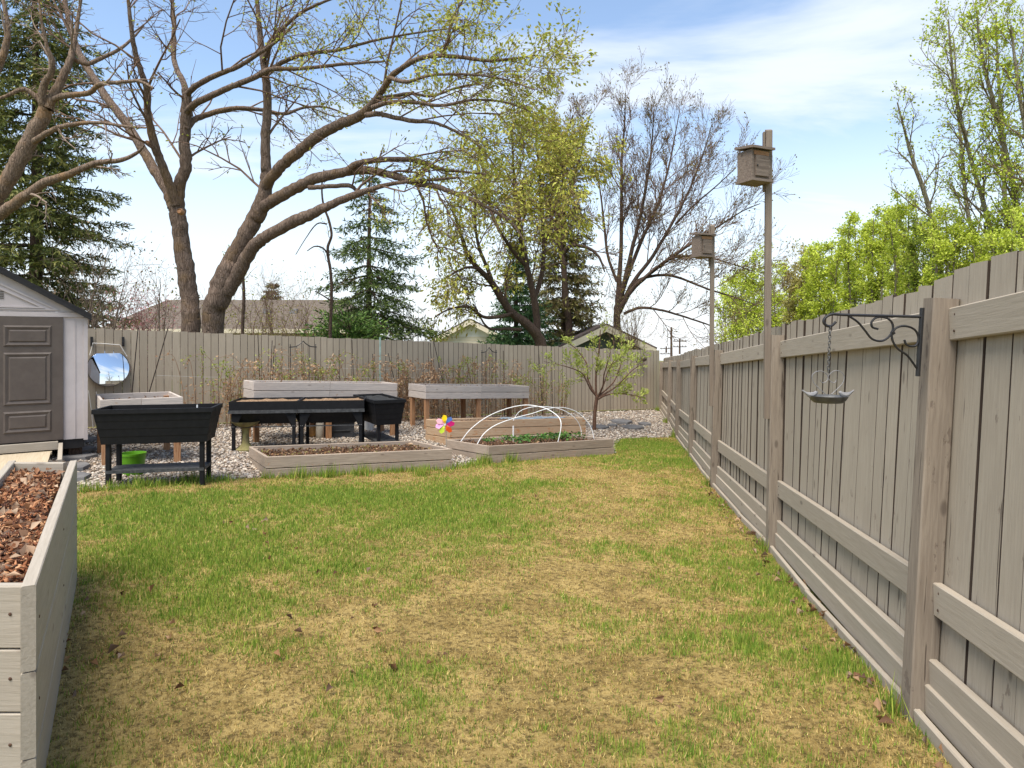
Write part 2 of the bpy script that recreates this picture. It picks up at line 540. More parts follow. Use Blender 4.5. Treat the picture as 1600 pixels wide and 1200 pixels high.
def ground_sheet():                  # one sheet out to the horizon, dropping just under the yard's own surfaces
    xs = np.concatenate([-np.geomspace(600, 14, 12), np.arange(-12, 12.1, .75), np.geomspace(14, 600, 12)])
    ys = np.concatenate([-np.geomspace(200, 8, 8), np.arange(-6, 26.1, .75), np.geomspace(28, 1500, 16)])
    X, Y = np.meshgrid(xs, ys)
    Z = g_arr(np.clip(X, -12, 12), np.clip(Y, -6, 26)) - .05
    right = X > fence_x(Y) + .3
    Z = Z - np.clip(Y - 50, 0, 600) * .075
    Z = np.where(right & (Y < 40), np.minimum(Z, .05 - K * np.clip(Y, -6, 20.5)), Z)
    V = np.stack([X, Y, Z], -1).reshape(-1, 3)
    nx, ny = len(xs), len(ys)
    I, J = np.meshgrid(np.arange(nx - 1), np.arange(ny - 1))
    a = (J * nx + I).ravel()
    o = link('ground', mesh_np('ground', V, np.stack([a, a + 1, a + nx + 1, a + nx], 1), GROUND_M, smooth=True))
    o['kind'] = 'structure'
ground_sheet()
sheet('gravel_bed', GRAVEL_POLY, -11.4, 4.8, 5, 20.6, .1, -.004, GRAVEL_M)

# ---- grass: patchy spring lawn
GREEN = [(350, 790, .8), (480, 785, .9), (600, 785, .8), (700, 812, .8), (780, 800, .7), (700, 765, .6), (250, 820, .8), (200, 870, .7),
         (420, 850, .6), (1000, 700, .9), (1055, 722, .7), (1090, 785, .4), (1150, 860, .42), (1195, 900, .36), (970, 692, .7), (850, 757, .4),
         (890, 935, .14), (660, 1045, .13), (140, 860, .6), (300, 940, .4), (1240, 960, .28), (520, 880, .4), (960, 860, .35), (1300, 1030, .25),
         (380, 1010, .22), (760, 960, .18), (560, 1060, .16), (1130, 1010, .2)]
STRAW = [(900, 800, .8), (905, 740, .6), (1000, 765, .6), (660, 900, .6), (570, 960, .45), (900, 890, .4), (250, 1050, .45), (720, 1000, .4),
         (1000, 1060, .35), (820, 1085, .35), (600, 750, .3), (130, 795, .3), (1080, 950, .3), (450, 1090, .3), (180, 1000, .35)]
GREEN = [(gp(a, b), r) for a, b, r in GREEN]
STRAW = [(gp(a, b), r) for a, b, r in STRAW]
def greenness(x, y):
    gsum = np.zeros_like(x); ssum = np.zeros_like(x)
    for p, r in GREEN: gsum += np.exp(-(((x - p.x) / (r * 1.3)) ** 2 + ((y - p.y) / (r * .9)) ** 2))
    for p, r in STRAW: ssum += np.exp(-(((x - p.x) / (r * 1.3)) ** 2 + ((y - p.y) / r) ** 2))
    nn = vnoise(x, y, 1.5, 11) * .38 + vnoise(x, y, 6.0, 12) * .32 + vnoise(x, y, 16.0, 13, 2) * .30
    return np.clip(.36 + .40 * np.minimum(gsum, 1.2) - .26 * np.minimum(ssum, 1) + 2.3 * (nn - .5), .08, .93)
sheet('lawn', LAWN_POLY, -6.4, 4.4, -3, 14.8, .06, 0.0, LAWN_M, .02, greenness)
def blades(name, x, y, gr, hmin, hmax, wid, mat, tall=None):
    n = len(x)
    r = RNG
    isg = r.random(n) < gr
    hh = (hmin + (hmax - hmin) * r.random(n) ** 1.5) * (.5 + .9 * gr) * (.55 + .9 * vnoise(x, y, 9.0, 21, 2)) * np.where(isg, 1.0, .9)
    if tall is not None: hh *= tall
    lean = np.where(isg, r.normal(0, .38, n), r.normal(0, .95, n))
    az = r.random(n) * 2 * math.pi
    dx, dy = np.sin(lean) * np.cos(az), np.sin(lean) * np.sin(az)
    dz = np.maximum(np.cos(lean), .12)
    fa = r.random(n) * math.pi
    wx, wy = np.cos(fa) * wid, np.sin(fa) * wid
    z = g_arr(x, y) - .004 + .02 * (vnoise(x, y, 1.1, 5) - .5)
    a = np.stack([x - wx, y - wy, z], 1); b = np.stack([x + wx, y + wy, z], 1)
    c = np.stack([x + dx * hh, y + dy * hh, z + dz * hh], 1)
    V = np.stack([a, b, c], 1).reshape(-1, 3)
    Fc = np.arange(3 * n).reshape(-1, 3)
    k = r.random(n)[:, None]; q = r.random(n)[:, None]
    gA, gB = np.array(srgb(88, 128, 42)[:3]), np.array(srgb(164, 174, 76)[:3])
    sA, sB, sC = np.array(srgb(216, 192, 126)[:3]), np.array(srgb(170, 144, 84)[:3]), np.array(srgb(116, 94, 50)[:3])
    cg = gA * (1 - k) + gB * k
    cs_ = np.where(q < .72, sA * (1 - k) + sB * k, sB * (1 - k) + sC * k)
    col = np.where(isg[:, None], cg, cs_)
    return link(name, mesh_np(name, V, Fc, mat, col))
N = 860000
yy = RNG.uniform(.9, 14.6, N)
xl = np.maximum(-.86 * yy - .8, -6.1)
xx = xl + (fence_x(yy) + .05 - xl) * RNG.random(N)
EDGE_LAWN = EDGE + [(4.2, 14.6), (4.2, 0), (-6.2, 0)]
keep = in_poly(xx + RNG.normal(0, .05, N), yy + RNG.normal(0, .05, N), EDGE_LAWN)
xx, yy = xx[keep], yy[keep]
gr = greenness(xx, yy)
keep = RNG.random(len(xx)) < (.55 + .45 * gr)
xx, yy, gr = xx[keep], yy[keep], gr[keep]
o = blades('grass', xx, yy, gr, .018, .048, .0018 + .00042 * yy, BLADE)
tag(o, 'patchy spring lawn grass, part green and part straw coloured', 'grass', kind='stuff')
# taller tufts along the beds, the posts and the planter
ex, ey, eh = [], [], []
def tuft_line(p, q, n, spread, h):
    for _ in range(n):
        k = random.random()
        ex.append(p[0] + (q[0] - p[0]) * k + random.gauss(0, spread)); ey.append(p[1] + (q[1] - p[1]) * k + random.gauss(0, spread)); eh.append(h)
tuft_line((-4.9, 7.25), (-3.4, 8.3), 900, .05, 2.2)
tuft_line((-3.1, 8.46), (-.85, 9.46), 1300, .035, 2.0)
tuft_line((-.35, 10.15), (1.7, 11.5), 900, .03, 1.5)
tuft_line((-.8, 9.6), (-.35, 10.15), 350, .06, 2.0)
for i in range(0, 7):
    yb = 2.967 + 2.82 * i
    tuft_line((fence_x(yb) - .03, yb - .05), (fence_x(yb) - .02, yb + .12), 60, .03, 2.6)
for c in ((-1.25, 8.9), (-2.4, 8.62), (-2.0, 8.8), (-2.75, 8.5), (-.5, 10.05), (-.1, 10.25), (-4.3, 7.75), (-3.9, 8.05)):
    tuft_line(c, (c[0] + .15, c[1] + .05), 110, .04, 3.2)
ex, ey, eh = np.array(ex), np.array(ey), np.array(eh)
o = blades('grass_tuft', ex, ey, np.full(len(ex), .85), .025, .055, .003 + .0003 * ey, BLADE, eh)
tag(o, 'longer green grass tufts along the bed boards and fence posts', 'grass', kind='stuff')

# ---- loose pieces: pebbles, bark, leaf litter
OCT_V = np.array([(1, 0, 0), (0, 1, 0), (-1, 0, 0), (0, -1, 0), (0, 0, 1), (0, 0, -1)], float)
OCT_F = np.array([(0, 1, 4), (1, 2, 4), (2, 3, 4), (3, 0, 4), (1, 0, 5), (2, 1, 5), (3, 2, 5), (0, 3, 5)])
def rot_mats(n, tilt):
    az, a, b = RNG.random(n) * 2 * np.pi, RNG.normal(0, tilt, n), RNG.normal(0, tilt, n)
    c, s = np.cos, np.sin
    Rz = np.zeros((n, 3, 3)); Rz[:, 0, 0] = c(az); Rz[:, 0, 1] = -s(az); Rz[:, 1, 0] = s(az); Rz[:, 1, 1] = c(az); Rz[:, 2, 2] = 1
    Rx = np.zeros((n, 3, 3)); Rx[:, 0, 0] = 1; Rx[:, 1, 1] = c(a); Rx[:, 1, 2] = -s(a); Rx[:, 2, 1] = s(a); Rx[:, 2, 2] = c(a)
    Ry = np.zeros((n, 3, 3)); Ry[:, 1, 1] = 1; Ry[:, 0, 0] = c(b); Ry[:, 0, 2] = s(b); Ry[:, 2, 0] = -s(b); Ry[:, 2, 2] = c(b)
    return Rz @ Rx @ Ry
def chips(name, pts, size, aspect, pal, mat, parent=None, tilt=.35, M=None):
    n = len(pts)
    sz = size[0] + (size[1] - size[0]) * RNG.random(n) ** 1.6
    sc = np.stack([sz * RNG.uniform(.8, 1.2, n), sz * aspect[0] * RNG.uniform(.7, 1.3, n), sz * aspect[1] * RNG.uniform(.7, 1.3, n)], 1)
    base = OCT_V[None] + RNG.normal(0, .16, (n, 6, 3))
    V = np.einsum('nij,nkj->nki', rot_mats(n, tilt), base * sc[:, None, :]) + np.asarray(pts)[:, None, :]
    Fc = (OCT_F[None] + 6 * np.arange(n)[:, None, None]).reshape(-1, 3)
    pal = np.array([srgb(*c)[:3] for c in pal])
    col = pal[RNG.integers(0, len(pal), n)] * RNG.uniform(.75, 1.2, (n, 1))
    return link(name, mesh_np(name, V.reshape(-1, 3), Fc, mat, np.repeat(col, 8, 0)), parent, M)
def sample_poly(poly, n, edge=0.0):
    P_ = np.array(poly); lo, hi = P_.min(0), P_.max(0)
    x = RNG.uniform(lo[0], hi[0], n * 4); y = RNG.uniform(lo[1], hi[1], n * 4)
    k = in_poly(x, y, poly)
    return x[k][:n], y[k][:n]
GV = [(-7.6, 5.4), (-6.2, 6.2)] + EDGE[1:] + [(3.95, 14.7), (4.2, 20.0), (-7.3, 11.8), (-7.6, 9)]
x, y = sample_poly(GV, 60000)
dens = np.clip(11.5 / y, .35, 1) ** 1.5
k = RNG.random(len(x)) < dens
x, y = x[k], y[k]
o = chips('gravel', np.stack([x, y, g_arr(x, y) + .006], 1), (.014, .040), (.75, .5),
          [(176, 165, 152), (156, 145, 134), (194, 184, 170), (132, 119, 108), (166, 148, 130), (150, 145, 140), (184, 172, 156), (108, 98, 88), (130, 112, 94)], PEBBLE, tilt=.3)
tag(o, 'pale grey and beige gravel around the planters and beds', 'gravel', kind='stuff')
def leaf_quads(name, pts, size, pal, mat, parent=None, tilt=1.2, aspect=.5, dirs=None, M=None, curl=.25, vary=.2):
    """many small leaf-shaped faces (two triangles folded along the midrib)"""
    pts = np.asarray(pts); n = len(pts)
    if n == 0: return None
    sz = size[0] + (size[1] - size[0]) * RNG.random(n)
    R = rot_mats(n, tilt)
    if dirs is not None:
        d = np.asarray(dirs) + RNG.normal(0, .35, (n, 3)); d /= np.linalg.norm(d, axis=1)[:, None] + 1e-9
        u = RNG.normal(0, 1, (n, 3)); u -= (u * d).sum(1)[:, None] * d; u /= np.linalg.norm(u, axis=1)[:, None] + 1e-9
        w = np.cross(d, u)
        R = np.stack([d, u, w], 2)
    loc = np.array([(0, 0, 0), (.5, aspect * .5, curl * .4), (1, 0, 0), (.5, -aspect * .5, curl * .4)])
    V = np.einsum('nij,kj->nki', R, loc) * sz[:, None, None] + pts[:, None, :]
    b = 4 * np.arange(n)[:, None, None]
    Fc = (np.array([(0, 2, 1), (0, 3, 2)])[None] + b).reshape(-1, 3)
    pal = np.array([srgb(*c)[:3] for c in pal])
    k = RNG.random((n, 1)); i, j = RNG.integers(0, len(pal), n), RNG.integers(0, len(pal), n)
    col = (pal[i] * k + pal[j] * (1 - k)) * RNG.uniform(1 - vary, 1 + vary, (n, 1))
    return link(name, mesh_np(name, V.reshape(-1, 3), Fc, mat, np.repeat(col, 2, 0)), parent, M)
DRYPAL = [(150, 112, 78), (120, 86, 60), (182, 150, 118), (96, 70, 52), (164, 140, 120)]
lx = [(gp(a, b)) for a, b in ((410, 822), (358, 820), (384, 832), (408, 853), (415, 883), (186, 930), (222, 940), (100, 965), (125, 968), (104, 1000), (162, 1032),
     (186, 1030), (234, 1036), (440, 1030), (270, 1087), (480, 992), (550, 975), (592, 1000), (618, 1048), (665, 1052), (575, 900), (520, 905), (525, 1080), (112, 1090),
     (840, 780), (905, 828), (1190, 905), (1270, 950), (1330, 1000), (1050, 1110), (1375, 1060), (1340, 1015), (700, 770), (270, 980), (100, 1010), (118, 1005), (96, 1040))]
pts = [(p.x + random.gauss(0, .02), p.y + random.gauss(0, .02), p.z + .03) for p in lx] + \
      [(p.x + random.gauss(0, .25), p.y + random.gauss(0, .25), p.z + .015) for p in lx for _ in range(1)]
for i in range(140):                 # litter in the angle of fence and lawn
    yb = random.uniform(2, 9); pts.append((fence_x(yb) - random.uniform(-.05, .14), yb, g(fence_x(yb), yb) + .012))
o = leaf_quads('fallen_leaves', pts, (.025, .068), DRYPAL, LEAF, tilt=.6, aspect=.6, curl=1.1)
tag(o, 'scattered dry brown leaves lying on the lawn', 'leaves', kind='stuff')

# ------------------------------------------------------------------ right fence
top_z = lambda y: float(np.interp(y, [3, 5.8, 8.6, 11.4, 14.2, 17, 19.9], [1.90, 1.93, 1.945, 1.99, 2.02, 2.09, 2.14])) - fall(y)
lean = lambda y: float(np.interp(y, [2, 4.6, 5.8, 8.6, 20], [.062, .05, .018, .03, .02]))
fence = root('plank_fence', (float(fence_x(3)), 3, 0), 'taupe painted plank fence with posts and rails running along the right side of the lawn', 'fence')
FD = Vector((.157, 1, 0)).normalized()          # along the fence
FO = Vector((1, -.157, 0)).normalized()         # away from the yard
def fp(y, off, z, base=None):
    p = Vector((float(fence_x(y)), y, 0)) + FO * off
    gz = g(fence_x(y), y)
    p.z = z
    p.x += lean(y) * (z - gz)
    return p
posts_y = [2.967 + 2.82 * i for i in range(-1, 7)]
PW = .105
for y in posts_y:
    gz = g(fence_x(y), y)
    pt = top_z(y) - .10
    plank('post', fp(y, PW / 2, gz - .1), fp(y, PW / 2, pt + random.uniform(-.01, .02)), PW, PW, FENCE_POST, fence, up=FD, ch=.006, e0=0, e1=random.uniform(-.004, .004))
y = .3
BT = .02
while y < 19.95:
    w = random.choice((.138, .145, .145, .185, .118)) * random.uniform(.97, 1.03)
    gz = g(fence_x(y), y)
    hi = top_z(y) + random.uniform(-.012, .012) + (.022 if y < 3.12 else 0) + (.02 if 11.5 < y < 14 else 0)
    off = PW + .014 + random.uniform(-.004, .004)
    a, b = fp(y + w / 2, off, gz + .02), fp(y + w / 2, off, hi)
    b.y += random.uniform(-.006, .006)
    plank('board', a, b, w, BT * random.uniform(.9, 1.2), FENCE, fence, up=FD, ch=.0015, e1=random.uniform(-.006, .006), edge=EDGESHADE)
    gap = random.choice((.003, .004, .004, .005, .010))
    if abs(y + w - 3.10) < .08: gap = .016
    y += w + gap
for y0, y1 in zip(posts_y[:-1], posts_y[1:]):
    a, b = y0 + PW / 2 + .004, y1 - PW / 2 - .004
    zt = lambda q: top_z(q) - .20
    ro = PW - .021
    gl = lambda q: g(fence_x(q), q)
    plank('rail', fp(a, ro, zt(a) + random.uniform(-.006, .006)), fp(b, ro, zt(b) + random.uniform(-.006, .006)), .139, .038, FENCE_RAIL, fence, ch=.005)
    plank('rail', fp(a, ro, gl(a) + .53), fp(b, ro, gl(b) + .53 + random.uniform(-.008, .008)), .139, .038, FENCE_RAIL, fence, ch=.005)
    plank('kickboard', fp(a, ro, gl(a) + .205), fp(b, ro, gl(b) + .205), .135, .036, FENCE_RAIL, fence, ch=.006)
    plank('kickboard', fp(a, ro - .018, gl(a) + .085), fp(b, ro - .012, gl(b) + .10), .13, .034, FENCE_RAIL, fence, ch=.006)
    m1 = a + (b - a) * random.uniform(.35, .7)
    plank('edging_board', fp(a - .02, .035, gl(a) + .015), fp(m1, .02, gl(m1) + .012), .075, .03, FENCE_RAIL, fence, ch=.006)
    plank('edging_board', fp(m1 + .006, .028, gl(m1) + .012), fp(b, .03, gl(b) + .02), .075, .03, FENCE_RAIL, fence, ch=.006)

RUST = plain('rusty_nail', srgb(92, 66, 50), srgb(60, 46, 38), 40, .8, .3)
nail_me = MB().lathe([(.0055, 0), (.006, .0015), (.004, .003), (.0005, .0035)], (0, 0, 0), 8).build('nail', RUST).data
bpy.data.objects.remove(bpy.data.objects['nail'])
def nail(p, d, parent):
    q = Vector(d).to_track_quat('Z', 'Y').to_matrix().to_4x4()
    o_ = link('nail', nail_me, parent)
    o_.matrix_local = Matrix.Translation(Vector(p) - Vector(parent.location)) @ q
for y0, y1 in zip(posts_y[:4], posts_y[1:5]):
    for q in (y0 + PW / 2 + .05, (y0 + y1) / 2, y1 - PW / 2 - .05):
        gz_ = g(float(fence_x(q)), q)
        for zc_ in (top_z(q) - .20, gz_ + .53):
            for dz in (-.035, .035):
                nail(fp(q, PW - .0405, zc_ + dz), -FO, fence)

# ------------------------------------------------------------------ back fence
bf = root('board_fence', (FLc.x, FLc.y, .6 - fall(FLc.y)), 'taupe close-boarded fence crossing behind the garden beds', 'fence')
uf = Vector((UF[0], UF[1], 0)); nf = Vector((NF[0], NF[1], 0))
s, Lb = -3.0, (FRc - FLc).length
while s < Lb + .12:
    w = .134
    p = Vector((FLc.x, FLc.y, 0)) + uf * (s + w / 2) + nf * random.uniform(-.002, .002)
    zt = 2.385 + random.uniform(-.012, .010) + .003 * math.sin(s * 1.9) - fall(p.y)
    plank('board', (p.x, p.y, .67 - fall(p.y)), (p.x, p.y, zt), w - .0065, .018, FENCE_BACK, bf, up=uf, ch=.0015, edge=EDGESHADE)
    s += w
p0 = Vector((FLc.x, FLc.y, 0)) - uf * 3; p1 = Vector((FRc.x, FRc.y, 0))
p0.z = .57 - fall(p0.y); p1.z = .57 - fall(p1.y)
plank('kickboard', p0 + nf * .03, p1 + nf * .03, .16, .03, BARKD, bf)
for q in (.95, 1.6, 2.2):
    plank('rail', p0 + nf * .045 + Vector((0, 0, q - .57)), p1 + nf * .045 + Vector((0, 0, q - .57)), .09, .038, FENCE_BACK, bf)
def bfp(px, dz, off=.0):            # a point on (or off) the back fence's face, by its column in the photograph
    k = (px - CX) / F
    s_ = (k * FLc.y - FLc.x) / (uf.x - k * uf.y)
    p = Vector((FLc.x, FLc.y, 0)) + uf * s_ - nf * (.012 + off)
    p.z = .64 + dz - fall(p.y)
    return p

# ------------------------------------------------------------------ nest boxes on poles
def nest_box(post_y, top, bot, z0, w, label):
    top, bot, z0 = top - fall(post_y), bot - fall(post_y), z0 - fall(post_y)
    base = fp(post_y, -.028, bot)
    base.x += .012
    r = root('nest_box', base, label, 'birdhouse', 'nest boxes on the fence posts')
    hi = base + Vector((.015, 0, top - bot))
    plank('pole', base, hi, .052, .052, POLEWOOD, r, up=FD, ch=.003, e1=.012)
    plank('backing_strip', hi + Vector((-.034, .02, -.52)), hi + Vector((-.034, .02, -.015)), .05, .016, POLEWOOD, r, up=FD)
    c = hi + Vector((-.034 - w * .50, -.02, z0 - top))
    c.z = z0
    M = Matrix.Translation(c - base) @ Matrix.Rotation(math.radians(24), 4, 'Z')
    d, h, th = w * .86, w * 1.22, .018
    a = w / 2; b = d / 2
    MB().box((-a, -b, 0), (-a + th, b, h)).build('side_panel', OLDWOOD, r, M)
    MB().box((a - th, -b, 0), (a, b, h)).build('side_panel', OLDWOOD, r, M)
    MB().box((-a + th, b - th, 0), (a - th, b, h)).build('back_panel', OLDWOOD, r, M)
    MB().box((-a + th, -b + .004, .0), (a - th, -b + .004 + th, h)).build('front_panel', OLDWOOD, r, M)
    MB().box((-a + .035, -b - .012, .025), (a - .03, -b + .002, h * .80)).build('door', OLDWOOD, r, M)
    MB().box((-a + .02, -b - .006, h * .80 + .004), (a - .02, -b + .002, h - .012)).build('lintel', LEGWOOD, r, M)
    MB().add([(-a - .025, -b - .035, h + .002), (a + .02, -b - .035, h + .002), (a + .02, b + .01, h + .03), (-a - .025, b + .01, h + .03),
              (-a - .025, -b - .035, h + .022), (a + .02, -b - .035, h + .022), (a + .02, b + .01, h + .05), (-a - .025, b + .01, h + .05)],
             [(0,3,2,1),(4,5,6,7),(0,1,5,4),(1,2,6,5),(2,3,7,6),(3,0,4,7)]).build('roof', OLDWOOD, r, M)
    MB().box((-a - .022, -b - .022, -.022), (a + .01, b, -.002)).build('floor', OLDWOOD, r, M)
    MB().tube([(-a + .045, -b - .013, h * .45), (-a + .045, -b - .02, h * .45)], .006, 8).build('knob', DARKSTEEL, r, M)
nest_box(posts_y[2], 3.59, 1.14, 3.15, .20, 'nearer and higher weathered wooden nest box on a tall grey pole at the right fence')
nest_box(posts_y[3], 3.43, 1.15, 3.04, .20, 'farther, lower wooden nest box on a grey pole in front of bare branches')

# ------------------------------------------------------------------ wall bracket and hanging bird feeder
def arc(c, r, a0, a1, n=18, ex=Vector((1, 0, 0)), ez=Vector((0, 0, 1)), r1=None):
    out = []
    for i in range(n + 1):
        k = i / n
        a = math.radians(a0 + (a1 - a0) * k)
        rr = r + ((r1 if r1 is not None else r) - r) * k
        out.append(Vector(c) + ex * (rr * math.cos(a)) + ez * (rr * math.sin(a)))
    return out
YB = 2.93
def bp(px, py): return P(px, py, YB)
b0 = bp(1438, 585)
br = root('hanging_bracket', b0, 'black wrought iron scroll bracket fixed to the nearest fence post', 'bracket')
def rel(pts, o=b0): return [Vector(p) - o for p in pts]
def spline(pts, n=6):
    pts = [Vector(p) for p in pts]
    out = []
    for i in range(len(pts) - 1):
        p0, p1, p2, p3 = pts[max(i - 1, 0)], pts[i], pts[i + 1], pts[min(i + 2, len(pts) - 1)]
        for k in range(n):
            t_ = k / n
            out.append(.5 * ((2 * p1) + (p2 - p0) * t_ + (2 * p0 - 5 * p1 + 4 * p2 - p3) * t_ ** 2 + (3 * p1 - p0 - 3 * p2 + p3) * t_ ** 3))
    out.append(pts[-1])
    return out
MB().bar(*rel([bp(1434, 588), bp(1441, 481)]), .012, .02, up=(1, 0, 0), ch=.002).build('back_plate', DARKSTEEL, br)
MB().tube(rel(spline([bp(1440, 495), bp(1380, 493.5), bp(1320, 492), bp(1300, 491), bp(1290, 496), bp(1287, 503), bp(1292, 509), bp(1299, 509), bp(1306, 503)])), .0062, 8).build('arm', DARKSTEEL, br)
MB().tube(rel(spline([bp(1325, 493), bp(1340, 503), bp(1352, 517), bp(1362, 529), bp(1376, 533), bp(1388, 527), bp(1395, 515), bp(1393, 503), bp(1383, 496), bp(1370, 496), bp(1362, 503), bp(1363, 511), bp(1372, 514)])), .0048, 8).build('scroll', DARKSTEEL, br)
MB().tube(rel(spline([bp(1432, 575), bp(1418, 556), bp(1403, 545), bp(1395, 533), bp(1394, 522), bp(1401, 512), bp(1415, 509.5), bp(1429, 515), bp(1435, 527), bp(1432, 539), bp(1423, 541), bp(1416, 538), bp(1413, 531)])), .0048, 8).build('scroll', DARKSTEEL, br)
MB().tube(rel([bp(1393.5, 518), bp(1396.5, 522)]), .009, 8).build('collar', DARKSTEEL, br)
f0 = bp(1294, 629)
fe = root('bird_feeder', f0, 'grey hanging bird feeder with heart-shaped frame and two metal birds', 'bird feeder')
ch = MB()
zt, zb = bp(1297, 509).z, bp(1294, 582).z
n = 15
for i in range(n):
    zc_ = zt + (zb - zt) * (i + .5) / n
    ax = Vector((1, 0, 0)) if i % 2 else Vector((0, 1, 0))
    xx_ = bp(1297, 509).x + (bp(1294, 582).x - bp(1297, 509).x) * i / n
    L_ = (zt - zb) / n * .72
    ring = [Vector((xx_, YB, zc_)) + ax * (.0055 * math.cos(a)) + Vector((0, 0, L_ * math.sin(a))) for a in [2 * math.pi * k / 10 for k in range(11)]]
    ch.tube(rel(ring, f0), .0016, 5, False)
ch.build('chain', GREYMETAL, fe)
hl = [bp(1290, 616), bp(1280, 607), bp(1271, 597), bp(1269, 587), bp(1275, 581), bp(1284, 580), bp(1291, 584), bp(1294, 590), bp(1291, 596), bp(1285, 598), bp(1281, 593)]
hr = [bp(1299, 616), bp(1308, 608), bp(1317, 598), bp(1319, 588), bp(1314, 581), bp(1305, 579), bp(1297, 584), bp(1294, 590), bp(1298, 596), bp(1304, 598), bp(1307, 593)]
MB().tube(rel(spline(hl), f0), .0017, 6).tube(rel(spline(hr), f0), .0017, 6).build('heart_frame', PALEMETAL, fe)
tc_ = bp(1294, 629) - f0
MB().lathe([(.058, 0), (.070, .010), (.079, .026), (.081, .029), (.076, .027), (.064, .012), (.01, .008)], tc_, 28).build('tray', GREYMETAL, fe)
for sx, px in ((-1, 1268), (1, 1320)):
    c = bp(px, 617) - f0
    body = [(-.040, .020), (-.024, .008), (-.012, .001), (.002, -.001), (.014, .004), (.021, .011), (.028, .012)]
    rad = [.003, .0052, .010, .0125, .010, .0078, .0012]
    b_ = MB().tube([c + Vector((-sx * 0 + (-sx) * p[0] * -1 * -1, 0, p[1])) for p in body], rad, 8)
    b_.build('bird_figure', PALEMETAL, fe)

# ------------------------------------------------------------------ raised beds
def bilerp(C, u, w):
    return (C[0] * (1 - u) + C[1] * u) * (1 - w) + (C[3] * (1 - u) + C[2] * u) * w
def bed(name, C, z0, zt, nb, mat, label, soil_drop=.07, soil_mat=SOIL, th=.038, soil=True, zt2=None, group=None):
    """C: front-left, front-right, back-right, back-left corners (outer) on plan; boards stacked nb high"""
    C = [Vector((c[0], c[1], -fall(c[1]))) for c in C]
    r = root(name, (C[0].x, C[0].y, z0 + C[0].z), label, 'garden bed', group)
    ctr = sum(C, Vector()) / 4
    inset = []
    for c in C:
        d = (ctr - c); d.normalize(); inset.append(c + d * th * .7)
    hb = (zt - z0) / nb
    for k in range(nb):
        z = z0 + hb * (k + .5)
        for i in range(4):
            a, b = inset[i].copy(), inset[(i + 1) % 4].copy()
            d = (b - a).normalized()
            if i % 2 == 0: a -= d * th * .48; b += d * th * .48
            else: a += d * th * .52; b -= d * th * .52
            j = random.uniform(-.003, .003)
            plank('board', a + Vector((j, j, z)), b + Vector((j, j, z)), hb - .010, th, mat, r, ch=.004)
    for i in range(4):
        d = (ctr - inset[i]).normalized()
        p = inset[i] + d * .075
        plank('corner_post', (p.x, p.y, z0 + p.z), (p.x, p.y, zt - .035 + p.z), .07, .07, mat, r, up=(inset[(i + 1) % 4] - inset[i]))
    if soil:
        n = 26
        inn = [inset[i] + (ctr - inset[i]).normalized() * th * .3 for i in range(4)]
        V = []
        for jj in range(n + 1):
            for ii in range(n + 1):
                q = bilerp(inn, ii / n, jj / n)
                e = min(ii, n - ii, jj, n - jj) / n
                V.append((q.x - r.location.x, q.y - r.location.y, q.z + zt - soil_drop + random.gauss(0, .007) + .03 * min(e * 5, 1) - r.location.z))
        a = np.array([jj * (n + 1) + ii for jj in range(n) for ii in range(n)])
        link('soil', mesh_np('soil', np.array(V), np.stack([a, a + 1, a + n + 2, a + n + 1], 1), soil_mat, smooth=True), r)
    return r, inset
def litter(r, C, z, n, size, pal, name='mulch', aspect=(.5, .35), leaves=0, lpal=None):
    u, w = RNG.uniform(.03, .97, n), RNG.uniform(.04, .96, n)
    C2 = [np.array((c.x, c.y, c.z)) for c in C]
    q = [(C2[0] * (1 - a) + C2[1] * a) * (1 - b) + (C2[3] * (1 - a) + C2[2] * a) * b for a, b in zip(u, w)]
    q = np.array(q)
    pts = np.column_stack([q[:, 0] - r.location.x, q[:, 1] - r.location.y, q[:, 2] + z - r.location.z + RNG.normal(0, .012, n)])
    o = chips(name, pts, size, aspect, pal, PEBBLE, r, tilt=.7)
    o['kind'] = 'stuff'
    if leaves:
        k = RNG.integers(0, n, leaves)
        o = leaf_quads('leaf_litter', pts[k] + np.array((0, 0, .012)), (.025, .06), lpal or DRYPAL, LEAF, r, tilt=.8, curl=.6, aspect=.6)
        o['kind'] = 'stuff'
SOILPAL = [(88, 62, 44), (62, 44, 32), (112, 80, 58), (134, 100, 74), (74, 56, 44)]
B1 = [(-3.06, 8.48), (-.83, 9.50), (-1.55, 10.85), (-3.80, 9.85)]
r, C = bed('raised_bed', B1, .22, .525, 2, BEDWOOD, 'low weathered wooden bed of bare soil and dry leaves, left of the pinwheel', .10)
litter(r, C, .46, 2600, (.008, .030), SOILPAL, leaves=650, lpal=DRYPAL + [(170, 150, 96), (138, 138, 74)])
B2 = [(-.35, 10.12), (1.70, 11.42), (.98, 12.55), (-1.09, 11.27)]
r2, C2 = bed('raised_bed', B2, .22, .505, 2, BEDWOOD, 'low weathered wooden bed with white hoops and strawberry plants at the lawn edge', .075)
litter(r2, C2, .455, 2200, (.008, .028), SOILPAL, leaves=700, lpal=DRYPAL + [(186, 150, 112)])
B3 = [(-1.09, 11.88), (1.41, 13.09), (.92, 13.85), (-1.60, 12.60)]
r3, C3 = bed('raised_bed', B3, .34, .77, 3, TALLWOOD, 'tall three-board cedar bed behind the hooped bed', .07)
litter(r3, C3, .725, 900, (.008, .025), SOILPAL)
